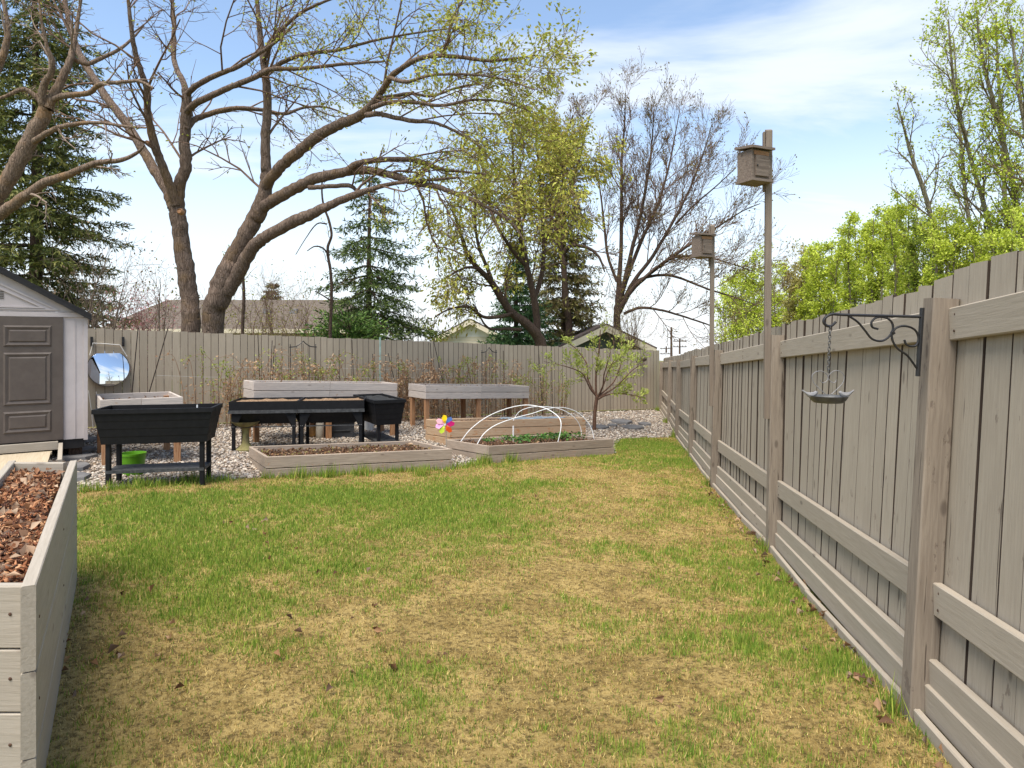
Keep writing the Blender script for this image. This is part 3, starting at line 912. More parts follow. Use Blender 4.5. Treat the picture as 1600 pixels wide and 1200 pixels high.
# blue-grey sheet folded on the tall bed
n = 16
V = []
for j in range(n + 1):
    for i in range(n + 1):
        q = bilerp(C3, .50 + .42 * i / n, .28 + .62 * j / n)
        V.append((q.x, q.y, q.z + .762 + .018 * math.sin(i * 1.3 + j * .7) * math.sin(j * .9) + random.gauss(0, .003)))
a = np.array([j * (n + 1) + i for j in range(n) for i in range(n)])
ov = mesh_np('plastic_sheet', np.array(V), np.stack([a, a + 1, a + n + 2, a + n + 1], 1), plain('bluish_sheet', srgb(150, 160, 166), srgb(116, 128, 138), 6, .4, .4), smooth=True)
o = tag(link('plastic_sheet', ov), 'crumpled blue-grey plastic sheet lying on the tall cedar bed', 'sheet')
sm = o.modifiers.new('thickness', 'SOLIDIFY'); sm.thickness = .004

# hoops
def hoop(pxs, Ys, label, rad=.0072):
    pts = spline([P(a, b, Y) for (a, b), Y in zip(pxs, Ys)], 7)
    base = pts[0].copy()
    o = MB().tube([p - base for p in pts], rad, 8).build('hoop', WHITEPVC)
    o.location = base
    tag(o, label, 'hoop', 'white pipe hoops over the bed')
hoop([(744, 697), (756, 678), (775, 664), (805, 653), (832, 646), (854, 639), (880, 637), (903, 645), (922, 665), (929, 690)],
     [10.45, 10.5, 10.6, 10.8, 11.0, 11.2, 11.5, 11.7, 11.75, 11.75], 'white hoop arching from the near left end to the right end of the bed')
hoop([(720, 690), (735, 671), (760, 652), (790, 639), (820, 633), (845, 636), (862, 643), (875, 655), (876, 672), (870, 697)],
     [11.0, 11.05, 11.15, 11.3, 11.35, 11.25, 11.1, 10.95, 10.88, 10.87], 'white hoop ending at the front board, tallest of the hoops')
hoop([(802, 657), (812, 643), (832, 636), (858, 636), (880, 641), (898, 653), (907, 668), (909, 684)],
     [12.0, 12.0, 12.0, 12.05, 12.1, 12.15, 12.2, 12.2], 'thin white hoop at the back of the hooped bed', .0065)
o = MB().tube([(0, 0, 0), (0, 0, .26)], .012, 8).build('pipe_stub', WHITEPVC)
o.location = P(802, 690, 11.3)
tag(o, 'short white pipe standing upright in the hooped bed', 'pipe')
# strawberry clumps
SPAL = [(70, 112, 48), (52, 92, 40), (96, 134, 62), (120, 140, 70)]
for i, (px, py, Y, rr, nn) in enumerate([(765, 692, 10.6, .10, 60), (795, 690, 10.9, .12, 90), (815, 692, 10.75, .13, 110), (825, 683, 11.1, .11, 80), (846, 687, 11.1, .15, 130),
                                         (862, 680, 11.4, .16, 150), (880, 676, 11.6, .15, 150), (880, 688, 11.2, .12, 90), (905, 684, 11.6, .1, 50)]):
    p = P(px, py, Y); p.z = .475 - fall(p.y)
    r_ = root('strawberry_plant', p, 'low leafy strawberry clump in the hooped bed, ' + ('nearest the front left corner', 'second from the left board', 'left of the middle, near the front board', 'behind the middle of the front row', 'in the middle of the bed', 'large and right of the middle', 'largest, near the back board', 'in front of the largest clump', 'small and nearest the right end')[i], 'plant', 'strawberry clumps in the hooped bed')
    nn = int(nn * .55)
    q = RNG.normal(0, 1, (nn, 3)) * (rr * .55, rr * .55, .02) + (0, 0, .06)
    q[:, 2] = np.abs(q[:, 2]) + .02
    leaf_quads('leaves', q, (.035, .07), SPAL, LEAF, r_, tilt=.5, aspect=.8, curl=.4)
    st = MB()
    for k in range(7):
        st.tube([(0, 0, -.01), tuple(q[k] * .6), tuple(q[k])], .0025, 4, False)
    st.build('stems', TWIG, r_)

# stone lying in the soil bed
stone_me = chips('garden_stone', np.zeros((1, 3)), (.09, .0901), (.7, .6), [(196, 180, 152)], plain('sandy_stone', srgb(206, 190, 160), srgb(150, 118, 88), 9, .9, .1, .5), tilt=.2)
stone_me.location = zp(642, 694, .50 - fall(10.2))
sb = stone_me.modifiers.new('round', 'SUBSURF'); sb.levels = sb.render_levels = 2
tag(stone_me, 'pale sandy stone lying in the far corner of the soil bed', 'stone')

# pinwheel
pw0 = zp(697, 699, .46 - fall(10.35))
pw = root('pinwheel', pw0, 'rainbow petal pinwheel on a pale stick between the two low beds', 'pinwheel')
MB().tube([(0, 0, -.1), (.0, 0, .36)], .006, 8).build('stick', PALEWOOD, pw)
hub = Vector((-.012, -.03, .35))
for i, (a, c) in enumerate([(95, (248, 208, 16)), (48, (92, 130, 206)), (8, (230, 40, 130)), (-50, (236, 92, 30)), (-118, (196, 220, 60)), (-168, (238, 170, 214)), (150, (246, 176, 186))]):
    a = math.radians(a)
    ex_, ez_ = Vector((math.cos(a), .0, math.sin(a))), Vector((-math.sin(a), 0, math.cos(a)))
    th = Vector((0, .004, 0))
    out = [ex_ * .015, ex_ * .07 - ez_ * .045, ex_ * .135 - ez_ * .03, ex_ * .15 + ez_ * .012, ex_ * .10 + ez_ * .042, ex_ * .05 + ez_ * .02]
    out = [hub + q + Vector((0, -.022 * math.sin(min(q.length / .15, 1) * 2.6) * (1 if k in (3, 4, 5) else .3), 0)) for k, q in enumerate(out)]
    MB().hull([q + th for q in out], [q - th * .2 for q in out]).build('petal', plain('petal_' + str(i), srgb(*c), srgb(*[int(x * .9) for x in c]), 4, .45, .4), pw)
MB().tube([hub + Vector((0, -.03, 0)), hub + Vector((0, .03, 0))], .012, 10).build('hub', WHITEPVC, pw)

# ------------------------------------------------------------------ raised wooden tables (planters on legs)
def leg_planter(name, FL, dirv, L, D, ztop, hb, mat, legm, label, sidev=None, nleg=3, soil_drop=.06, group=None, soil_m=SOIL, slope=0.0):
    FL = Vector((FL[0], FL[1], 0)); d = Vector((dirv[0], dirv[1], 0)).normalized(); d.z = slope
    n_ = Vector((sidev[0], sidev[1], 0)).normalized() if sidev else Vector((-d.y, d.x, 0)).normalized()
    r = root(name, (FL.x, FL.y, g(FL.x, FL.y)), label, 'planter', group)
    z0 = ztop - hb * 2
    th = .034
    for k in range(2):
        zc_ = z0 + hb * (k + .5)
        up = Vector((0, 0, zc_))
        j = L * .5 + random.uniform(-.05, .05)
        for off in (0, D):
            b0_ = FL + n_ * off + up
            plank('board', b0_, b0_ + d * (j - .002), hb - .009, th, mat, r, ch=.004)
            plank('board', b0_ + d * (j + .002), b0_ + d * L, hb - .009, th, mat, r, ch=.004)
        for off in (th * .55, L - th * .55):
            a = FL + d * off + n_ * (th * .52) + up
            plank('board', a, a + n_ * (D - th * 1.04), hb - .009, th, mat, r, ch=.004)
    for i in range(nleg):
        for off in (.055, D - .055):
            p = FL + d * (.06 + (L - .12) * i / (nleg - 1)) + n_ * off
            gz = g(p.x, p.y)
            plank('leg', (p.x, p.y, gz - .02), (p.x, p.y, ztop - .06 + p.z), .085, .085, legm, r, up=d, ch=.004)
    plank('floor_board', FL + d * .05 + n_ * D * .5 + Vector((0, 0, z0 + .015)), FL + d * (L - .05) + n_ * D * .5 + Vector((0, 0, z0 + .015)), .03, D - .08, mat, r)
    c = [FL + d * .04 + n_ * .03, FL + d * (L - .04) + n_ * .03, FL + d * (L - .04) + n_ * (D - .03), FL + d * .04 + n_ * (D - .03)]
    nn = 18
    V = [tuple(bilerp(c, i / nn, jj / nn) - Vector((r.location.x, r.location.y, 0)) + Vector((0, 0, ztop - soil_drop + random.gauss(0, .006) - r.location.z))) for jj in range(nn + 1) for i in range(nn + 1)]
    a = np.array([jj * (nn + 1) + i for jj in range(nn) for i in range(nn)])
    link('soil', mesh_np('soil', np.array(V), np.stack([a, a + 1, a + nn + 2, a + nn + 1], 1), soil_m, smooth=True), r)
    litter(r, c, ztop - soil_drop + .008, 500, (.006, .02), SOILPAL, leaves=120)
    return r
leg_planter('table_planter', (-1.74, 13.70), (.812, .584), 2.60, .72, .525, .14, WHITEWOOD, LEGWOOD, 'raised whitewashed wooden planter on cedar legs behind the tall cedar bed', slope=-.045)
leg_planter('table_planter', (-4.30, 11.35), (.812, .584), 2.62, .62, .745, .15, WHITEWOOD, LEGWOOD, 'long whitewashed wooden planter standing behind the black double trough', slope=-.047)
leg_planter('table_planter', (-5.42, 8.98), (.86, .50), .98, 1.15, .655, .14, WHITEWOOD, LEGWOOD, 'small raised wooden planter standing behind the black planter, near the round mirror', sidev=(-.56, .83), nleg=2, soil_drop=.11)

# ------------------------------------------------------------------ black planters
def tapered(r, M, L, D, z0, z1, inset, th=.012):
    """open trough with sloping walls and lapped ribs, as four walls and a floor in one shell"""
    m = MB()
    def ring(l, d, z): return [(-l, -d, z), (l, -d, z), (l, d, z), (-l, d, z)]
    rows = 4
    outer = []
    for k in range(rows):
        a, b = k / rows, (k + 1) / rows
        for q, e in ((a, .004), (b - .03, .0)):
            outer.append(ring(L / 2 - inset * (1 - q) + e * .5 - .002, D / 2 - inset * .8 * (1 - q) + e * .5 - .002, z0 + (z1 - z0) * q))
    outer.append(ring(L / 2 - .002, D / 2 - .002, z1))
    inner = [ring(L / 2 - th, D / 2 - th, z1), ring(L / 2 - inset - th, D / 2 - inset * .8 - th, z0 + th)]
    rings = outer + inner
    vs = [p for rg in rings for p in rg]
    fs = [(3, 2, 1, 0)]
    for i in range(len(rings) - 1):
        for k in range(4):
            k2 = (k + 1) % 4
            fs.append((i * 4 + k, i * 4 + k2, (i + 1) * 4 + k2, (i + 1) * 4 + k))
    e = (len(rings) - 1) * 4
    fs.append((e, e + 1, e + 2, e + 3))
    m.add(vs, fs)
    return m.build('trough', BLACKP, r, M)
def black_planter(loc, rz, label, Hh, L=1.30, D=.52, soil_z=-.06, soil_m=SOIL, body=.40, shelf=True):
    r = root('resin_planter', loc, label, 'planter', 'black resin planters on legs', rz)
    M = Matrix.Identity(4)
    tapered(r, M, L, D, Hh - body, Hh - .045, .065)
    rim = MB()
    a, b = L / 2 + .012, D / 2 + .012
    w = .032
    rim.box((-a, -b, Hh - .05), (a, -b + w, Hh)); rim.box((-a, b - w, Hh - .05), (a, b, Hh))
    rim.box((-a, -b + w, Hh - .05), (-a + w, b - w, Hh)); rim.box((a - w, -b + w, Hh - .05), (a, b - w, Hh))
    rim.build('rim', BLACKP, r)
    for sx in (-1, 1):
        for sy in (-1, 1):
            x0, y0 = sx * (L / 2 - .125), sy * (D / 2 - .10)
            MB().bar((x0, y0, -.03), (x0, y0, Hh - body + .05), .052, .052, up=(1, 0, 0), ch=.006).build('leg', BLACKP, r)
    if shelf:
        MB().box((-L / 2 + .10, -D / 2 + .07, .17), (L / 2 - .10, D / 2 - .07, .205)).build('shelf', RIMP, r)
    n = 12
    V = [((-.5 + i / n) * (L - .06), (-.5 + j / n) * (D - .06), Hh + soil_z + random.gauss(0, .006)) for j in range(n + 1) for i in range(n + 1)]
    q = np.array([j * (n + 1) + i for j in range(n) for i in range(n)])
    link('soil', mesh_np('soil', np.array(V), np.stack([q, q + 1, q + n + 2, q + n + 1], 1), soil_m, smooth=True), r)
    return r
a1 = math.radians(12)
c = Vector((-4.07, 7.74, 0)) + Vector((-math.sin(a1), math.cos(a1), 0)) * .27
r = black_planter((c.x, c.y, g(c.x, c.y)), a1, 'large black resin planter on legs with a shelf, nearest the mulch planter', .905, 1.24, .54, -.10)
MB().tube([(.44, -.16, .80), (.44, -.16, .93)], .008, 8).build('overflow_pipe', WHITEPVC, r)
c = Vector((-2.22, 11.35, 0))
black_planter((c.x, c.y, g(c.x, c.y)), math.radians(117), 'small black resin planter with shelf beside the black double trough', .86, 1.30, .50, -.03, plain('damp_soil', (.02, .02, .02, 1), (.035, .034, .032, 1), 12, .8, .2, .3))
def metal_trough(x0, label):
    r = root('steel_trough', (x0[0], x0[1], -.285), label, 'planter', 'black steel troughs', math.radians(9))
    L, D, Hh = 1.02, .74, .77
    M = Matrix.Identity(4)
    a, b = L / 2, D / 2
    for lo, hi in (((-a, -b, Hh - .16), (a, -b + .015, Hh)), ((-a, b - .015, Hh - .16), (a, b, Hh)), ((-a, -b + .015, Hh - .16), (-a + .015, b - .015, Hh)), ((a - .015, -b + .015, Hh - .16), (a, b - .015, Hh))):
        MB().box(lo, hi).build('side_panel', BLACKP, r)
    MB().box((-a - .006, -b - .012, Hh - .185), (a + .006, -b - .001, Hh - .135)).build('rub_strip', RIMP, r)
    MB().box((-a - .012, -b, Hh - .185), (-a - .001, b, Hh - .135)).build('rub_strip', RIMP, r)
    MB().hull([(-a + .14, -b + .12, Hh - .36), (a - .14, -b + .12, Hh - .36), (a - .14, b - .12, Hh - .36), (-a + .14, b - .12, Hh - .36)],
              [(-a + .01, -b + .01, Hh - .165), (a - .01, -b + .01, Hh - .165), (a - .01, b - .01, Hh - .165), (-a + .01, b - .01, Hh - .165)]).build('hopper', BLACKP, r)
    for sx in (-1, 1):
        for sy in (-1, 1):
            x_, y_ = sx * (a - .06), sy * (b - .05)
            lg = MB().bar((x_, y_, -.03), (x_, y_, Hh - .17), .05, .05, up=(1, 0, 0), ch=.004).build('leg', BLACKP, r)
            MB().hull([(x_ - .03 * (sx < 0), y_ - sy * 0 - .027, Hh - .42), (x_ + .03, y_ - .027, Hh - .42), (x_ + .03, y_ + .005, Hh - .42), (x_ - .03, y_ + .005, Hh - .42)],
                      [(x_ - .10 * (sx > 0) - .03, y_ - .027, Hh - .2), (x_ + .10 * (sx < 0) + .03, y_ - .027, Hh - .2), (x_ + .10 * (sx < 0) + .03, y_ + .005, Hh - .2), (x_ - .10 * (sx > 0) - .03, y_ + .005, Hh - .2)]).build('gusset', BLACKP, r)
            for kx in (-.012, .012):
                MB().tube([(x_ + kx, y_ - .026, Hh - .39), (x_ + kx, y_ - .036, Hh - .39)], .006, 6).build('bolt', PALEMETAL, r)
    MB().box((-a + .08, -b + .03, Hh - .405), (a - .08, -b + .045, Hh - .39)).build('tie_rod', RIMP, r)
    n = 12
    V = [((-.5 + i / n) * (L - .035), (-.5 + j / n) * (D - .035), Hh - .03 + random.gauss(0, .006)) for j in range(n + 1) for i in range(n + 1)]
    q = np.array([j * (n + 1) + i for j in range(n) for i in range(n)])
    link('soil', mesh_np('soil', np.array(V), np.stack([q, q + 1, q + n + 2, q + n + 1], 1), DRYSOIL, smooth=True), r)
tm = Vector((math.cos(math.radians(9)), math.sin(math.radians(9))))
tn = Vector((-tm.y, tm.x))
t0 = Vector((-4.36, 10.50)) + tn * .37 + tm * .51
metal_trough((t0.x, t0.y), 'black steel trough on legs with dry soil, left one of the joined pair')
t1 = t0 + tm * 1.021
metal_trough((t1.x, t1.y), 'black steel trough on legs with dry soil, right one of the joined pair')

# things under and beside the planters
o = MB().lathe([(.11, 0), (.118, .0), (.145, .24), (.152, .242), (.152, .27), (.138, .27), (.11, .03), (.02, .02)], (0, 0, 0), 28).build('garden_pot', GREENP)
p = gp(206, 719); o.location = (-4.75, 8.55, g(-4.75, 8.55))
tag(o, 'lime green plastic pot under the large black planter', 'pot')
p = Vector((-4.15, 10.62, 0)); p.z = g(p.x, p.y)
p = gp(384, 704)
r = root('bird_bath', p, 'mossy concrete bird bath under the left black trough', 'bird bath')
MB().lathe([(.15, 0), (.15, .03), (.10, .06), (.055, .12), (.048, .26), (.06, .34), (.08, .36)], (0, 0, 0), 20).build('pedestal', MOSSSTONE, r)
MB().lathe([(.05, .36), (.16, .40), (.21, .45), (.215, .46), (.19, .455), (.10, .42), (.01, .41)], (0, 0, 0), 28).build('basin', MOSSSTONE, r)
p = gp(489, 682)
r = root('garden_figure', p, 'small orange-brown painted garden figure under the right black trough', 'figurine')
MB().lathe([(.07, 0), (.085, .03), (.08, .10), (.06, .16), (.045, .19)], (0, 0, 0), 16).build('body', plain('ochre_paint', srgb(178, 132, 74), srgb(120, 84, 50), 8, .6, .3), r)
MB().lathe([(.03, .18), (.05, .20), (.056, .235), (.045, .27), (.01, .285)], (0, 0, 0), 16).build('head', plain('brown_paint', srgb(132, 92, 58), srgb(96, 66, 44), 8, .6, .3), r)
p = gp(500, 685)
o = MB().lathe([(.068, 0), (.072, .005), (.072, .27), (.066, .28), (.058, .28), (.056, .02), (.01, .02)], (0, 0, 0), 20).build('drain_tile', CONC)
o.location = p; tag(o, 'pale upright clay cylinder beside the small garden figure', 'pot')
p = gp(528, 682)
r = root('storage_box', p, 'dark grey plastic box on the gravel under the right black trough', 'box', None, math.radians(16))
MB().hull([(-.27, -.15, 0), (.27, -.15, 0), (.27, .17, 0), (-.27, .17, 0)], [(-.29, -.17, .27), (.29, -.17, .27), (.29, .19, .27), (-.29, .19, .27)]).build('body', plain('grey_plastic', (.035, .037, .042, 1), (.05, .052, .056, 1), 5, .5, .35), r)
MB().box((-.305, -.185, .272), (.305, .205, .30)).build('lid', BLACKP, r)
MB().box((-.2, -.178, .12), (.2, -.16, .135)).build('handle_band', RIMP, r)
p = gp(577, 672)
o = MB().lathe([(.085, 0), (.095, .005), (.12, .20), (.128, .205), (.128, .225), (.115, .225), (.09, .02), (.01, .02)], (0, 0, 0), 22).build('garden_pot', WHITEPVC)
o.location = p; tag(o, 'white pot behind the small black planter', 'pot')

# ------------------------------------------------------------------ flagstones
def flag(px, py, rx, ry, label, rz=0.0, sides=9, seed=0):
    rr = random.Random(seed)
    p = gp(px, py)
    ring = []
    for k in range(sides):
        a = 2 * math.pi * k / sides + rr.uniform(-.15, .15)
        q = rr.uniform(.86, 1.1)
        ring.append((rx * q * math.cos(a), ry * q * math.sin(a)))
    o = MB().hull([(x_, y_, 0) for x_, y_ in ring], [(x_ * .97, y_ * .97, .042) for x_, y_ in ring]).build('flagstone', SLATE)
    o.location = (p.x, p.y, p.z + .004); o.rotation_euler = (0, 0, rz)
    tag(o, label, 'flagstone', 'slate stepping stones')
flag(970, 660, .27, .42, 'round slate stepping stone farthest back, right of the small tree', seed=1, sides=12)
flag(937, 669, .21, .34, 'round slate stepping stone nearest the small tree trunk, front left of the group', seed=2, sides=12)
flag(988, 669, .27, .36, 'round slate stepping stone at the front right of the group by the small tree', seed=3, sides=12)
flag(957, 666, .13, .2, 'small slate stepping stone in the middle of the group by the small tree', seed=4, sides=10)
flag(1007, 664, .15, .28, 'thin slate stepping stone nearest the right fence', seed=5, sides=10)
for px, py, rx, ry, lb, sd in ((118, 690, .30, .26, 'long slate slab next to the shed corner', 6), (128, 705, .21, .34, 'square slate slab in the middle of the gravel by the shed', 7),
                               (116, 717, .26, .26, 'slate slab lying just behind the tall mulch planter', 8), (120, 732, .16, .28, 'slate slab beside the black planter leg', 9),
                               (118, 748, .17, .24, 'slate slab nearest the lawn, by the tall mulch planter', 10)):
    flag(px, py, rx, ry, lb, .6, 6, sd)

# ------------------------------------------------------------------ tall mulch planter at the left edge
A, B, Cc, D = Vector((-1.60, 2.26, 0)), Vector((-2.92, 4.54, 0)), Vector((-3.33, 4.54, 0)), Vector((-2.01, 2.26, 0))
ZT = .642
r = root('tall_planter', (A.x, A.y, 0), 'tall pale painted wooden planter of bark mulch at the left edge', 'planter')
def side(p, q, z0, z1, n, t_=.04, ext=0.0):
    d = (q - p).normalized()
    hb = (z1 - z0) / n
    for k in range(n):
        zz = Vector((0, 0, z0 + hb * (k + .5)))
        plank('board', p - d * ext + zz, q + d * ext + zz, hb - .005, t_, PALEWOOD, r, ch=.004)
side(A, B, -.22, ZT, 3, .042, .02)
side(D, Cc, -.22, ZT, 3, .042, .02)
dx = Vector((1, 0, 0))
side(D + dx * .035 + Vector((0, .03, 0)), A - dx * .035 + Vector((0, .03, 0)), -.22, ZT - .012, 4, .038)
side(Cc + dx * .035 - Vector((0, .03, 0)), B - dx * .035 - Vector((0, .03, 0)), -.2, ZT - .004, 3, .038)
sn = Vector((B.y - A.y, A.x - B.x, 0)).normalized()
for k in (.03, .5, .97):
    for z_ in (-.06, .22, .50):
        nail(A + (B - A) * k + sn * .0205 + Vector((0, 0, z_)), sn, r)
for x_ in (.06, .34):
    for z_ in (.10, .32, .535):
        nail(D + dx * x_ + Vector((0, .0105, z_)), (0, -1, 0), r)
inn = [D + dx * .05 + Vector((0, .06, 0)), A - dx * .05 + Vector((0, .06, 0)), B - dx * .045 - Vector((0, .05, 0)), Cc + dx * .045 - Vector((0, .05, 0))]
n = 40
V = []
for j in range(n + 1):
    for i in range(n + 1):
        q = bilerp(inn, i / n, j / n)
        V.append((q.x - A.x, q.y - A.y, ZT - .085 + .04 * math.sin(j * .5 + i * .3) * .4 + random.gauss(0, .008)))
a = np.array([j * (n + 1) + i for j in range(n) for i in range(n)])
link('soil', mesh_np('soil', np.array(V), np.stack([a, a + 1, a + n + 2, a + n + 1], 1), SOIL, smooth=True), r)
litter(r, inn, ZT - .062, 13000, (.005, .027), [(138, 88, 58), (104, 62, 40), (170, 118, 82), (78, 48, 34), (190, 146, 108), (120, 74, 48), (60, 40, 30)], 'bark_mulch', (.38, .22), leaves=500, lpal=[(176, 128, 92), (130, 86, 58), (204, 176, 146)])

# ------------------------------------------------------------------ shed
RS = Vector((-5.93, 9.50, .67 - fall(9.5)))
SZ = .40 - fall(9.5)
shed = root('garden_shed', (RS.x, RS.y, SZ), 'pale resin garden shed with brown panelled double doors at the left edge', 'shed', None, math.atan2(UF[1], UF[0]))
# local frame: x along the front (negative to the left), y towards the back fence, z up from the slab
W, DP, Z0, ZE, ZR = 2.1, 2.0, .27, 1.93, 2.62
def sbox(name, lo, hi, m, parent=None):
    return MB().box(lo, hi).build(name, m, parent or shed)
sbox('base', (-W + .02, .02, .14), (-.02, DP - .02, Z0), SHEDROOF)
for i, x_ in enumerate((-W + .12, -W / 2, -.12)):
    sbox('footing', (x_ - .08, .1, -.12), (x_ + .08, DP - .1, .138), BARKD)
sbox('side_wall', (-.05, .05, Z0), (0, DP, ZE), SHEDWALL)
sbox('side_wall', (-W, .05, Z0), (-W + .05, DP, ZE), SHEDWALL)
sbox('back_wall', (-W + .05, DP - .05, Z0), (-.05, DP, ZE), SHEDWALL)
LW, DW = .265, .785
fw = sbox('front_wall', (-LW, -.0, Z0), (-.002, .05, ZE + .02), SHEDWALL)
sbox('front_wall', (-W, -.0, Z0), (-W + LW, .05, ZE + .02), SHEDWALL)
for x_ in (-.13, -W + .13):
    sbox('wall_rib', (x_ - .006, -.007, Z0 + .02), (x_ + .006, -.001, ZE), SHEDWALL, shed)
sbox('corner_trim', (-.03, -.018, Z0 - .02), (.018, .03, ZE + .01), SHEDWALL)
sbox('header', (-W + .03, -.022, ZE + .021), (-.03, .03, ZE + .085), SHEDWALL)
gz = ZE + .09
MB().hull([(-W + .10, -.004, gz), (-.10, -.004, gz), (-W / 2, -.004, ZR - .06)], [(-W + .10, .03, gz), (-.10, .03, gz), (-W / 2, .03, ZR - .06)]).build('gable', SHEDWALL, shed)
for k, (s_, e) in enumerate(((.80, .012), (.62, .020))):
    cx, cz = -W / 2, gz + .02 + k * .025
    hw, hh = (W / 2 - .12) * s_, (ZR - .1 - gz) * s_
    o_ = [(cx - hw, cz), (cx + hw, cz), (cx, cz + hh)]; i_ = [(cx - hw * .9, cz + .018), (cx + hw * .9, cz + .018), (cx, cz + hh - .03)]
    m = MB()
    for q in range(3):
        q2 = (q + 1) % 3
        ring = [o_[q], o_[q2], i_[q2], i_[q]]
        m.hull([(x_, -.005, z_) for x_, z_ in ring], [(x_, -.005 - e, z_) for x_, z_ in ring])
    m.build('gable_moulding', SHEDWALL, shed)
for q in range(5):
    sbox('gable_vent', (-W / 2 - .13, -.012, gz + .16 + q * .022), (-W / 2 + .13, -.005, gz + .17 + q * .022), SHEDDOOR)
for sx in (0, 1):
    x0, x1 = (-W / 2, .06) if sx else (-W - .06, -W / 2)
    z0_, z1_ = (ZR, ZE + .03) if sx else (ZE + .03, ZR)
    th = .035
    MB().add([(x0, -.09, z0_), (x1, -.09, z1_), (x1, DP + .06, z1_), (x0, DP + .06, z0_), (x0, -.09, z0_ + th), (x1, -.09, z1_ + th), (x1, DP + .06, z1_ + th), (x0, DP + .06, z0_ + th)],
             [(0,3,2,1),(4,5,6,7),(0,1,5,4),(1,2,6,5),(2,3,7,6),(3,0,4,7)]).build('roof', SHEDROOF, shed)
    MB().add([(x0, -.095, z0_ - .055), (x1, -.095, z1_ - .055), (x1, -.06, z1_ - .055), (x0, -.06, z0_ - .055), (x0, -.095, z0_ - .002), (x1, -.095, z1_ - .002), (x1, -.06, z1_ - .002), (x0, -.06, z0_ - .002)],
             [(0,3,2,1),(4,5,6,7),(0,1,5,4),(1,2,6,5),(2,3,7,6),(3,0,4,7)]).build('roof_edge', SHEDROOF, shed)
for sx in (0, 1):
    x0, x1 = (-W / 2 + .003, -LW - .003) if sx else (-W + LW + .003, -W / 2 - .003)
    d_ = sbox('door', (x0, -.03, Z0 + .01), (x1, .03, ZE + .018), SHEDDOOR)
    for za, zb in ((Z0 + .13, Z0 + .42), (Z0 + .50, Z0 + 1.20), (Z0 + 1.28, Z0 + 1.56)):
        a_, b_ = x0 + .12, x1 - .13
        m = MB()
        ring = [(a_, za), (b_, za), (b_, zb), (a_, zb)]
        e = .022
        inn_ = [(a_ + e, za + e), (b_ - e, za + e), (b_ - e, zb - e), (a_ + e, zb - e)]
        in2 = [(a_ + 2.6 * e, za + 2.6 * e), (b_ - 2.6 * e, za + 2.6 * e), (b_ - 2.6 * e, zb - 2.6 * e), (a_ + 2.6 * e, zb - 2.6 * e)]
        in3 = [(a_ + 3.4 * e, za + 3.4 * e), (b_ - 3.4 * e, za + 3.4 * e), (b_ - 3.4 * e, zb - 3.4 * e), (a_ + 3.4 * e, zb - 3.4 * e)]
        rings = [[(x_, -.031, z_) for x_, z_ in ring], [(x_, -.047, z_) for x_, z_ in inn_], [(x_, -.034, z_) for x_, z_ in in2], [(x_, -.046, z_) for x_, z_ in in3]]
        vs = [q for rg in rings for q in rg]
        fs = [(i * 4 + k, i * 4 + (k + 1) % 4, (i + 1) * 4 + (k + 1) % 4, (i + 1) * 4 + k) for i in range(3) for k in range(4)] + [(12, 13, 14, 15)]
        m.add(vs, fs).build('door_panel', SHEDDOOR, d_)
    hx = x0 + .045 if sx else x1 - .045
    MB().box((hx - .025, -.042, Z0 + .86), (hx + .025, -.0305, Z0 + 1.02)).build('handle', SHEDROOF, d_)
# ramp, threshold boards
Rz = Matrix.Rotation(math.atan2(UF[1], UF[0]), 3, 'Z')
def sh(x_, y_, z_): return RS + Rz @ Vector((x_, y_, 0)) + Vector((0, 0, z_ + SZ - RS.z))
ra = root('shed_ramp', sh(-W / 2, -.5, 0), 'pale plywood ramp with threshold boards leading to the shed doors', 'ramp')
gf = lambda x_, y_: g(sh(x_, y_, 0).x, sh(x_, y_, 0).y) - SZ
plank('threshold_board', sh(-W + .2, -.07, .21), sh(-.33, -.07, .21), .11, .05, PALEWOOD, ra)
plank('threshold_board', sh(-W + .2, -.14, .125), sh(-.40, -.14, .125), .04, .07, PLY, ra)
a_, b_ = sh(-.72, -.18, .14), sh(-.80, -.95, gf(-.8, -.95) + .03)
plank('plywood_sheet', a_, b_, .018, .62, PLY, ra, ch=.002)
a_, b_ = sh(-.30, -.10, .20), sh(-.34, -.88, gf(-.34, -.9) + .10)
plank('side_strip', a_, b_, .09, .05, PALEWOOD, ra, ch=.003)
plank('edge_board', sh(-1.9, -.36, .03), sh(-1.05, -.36, .03), .12, .05, OLDWOOD, ra)

# ------------------------------------------------------------------ round mirror on the back fence
mc = bfp(169, 0, .05)
mc.z = H - (575 - CY) / F * mc.y
MX = Matrix.Identity(4)
ang = math.atan2(UF[1], UF[0])
mr = root('round_mirror', mc, 'round frameless mirror hanging by white rope on the back fence beside the shed', 'mirror')
Mr = Matrix.Rotation(ang, 4, 'Z') @ Matrix.Rotation(math.radians(90 - 14), 4, 'X')
mg = NT('mirror_glass'); mg.b.inputs['Metallic'].default_value = 1.0
MIRROR = mg.fin((.86, .87, .87, 1), .02, .5)
R_ = .325
MB().lathe([(R_ - .012, -.006), (R_ - .004, -.002), (R_ - .004, .006), (R_ - .012, .010)], (0, 0, 0), 56).build('glass', MIRROR, mr, Mr)
MB().lathe([(R_ - .003, -.014), (R_ + .006, -.014), (R_ + .006, .008), (R_ - .003, .008)], (0, 0, 0), 56).build('rim', plain('rim_metal', srgb(74, 66, 58), None, 20, .5, .4), mr, Mr)
def onf(px, py, off=.03):
    p = bfp(px, 0, off); p.z = H - (py - CY) / F * p.y
    return p
rp = lambda pts: [Vector(q) - mc for q in pts]
MB().tube(rp([onf(140, 555), onf(145, 536), onf(168, 537.5), onf(187, 539), onf(198, 557)]), .0075, 8).build('rope', ROPE, mr)
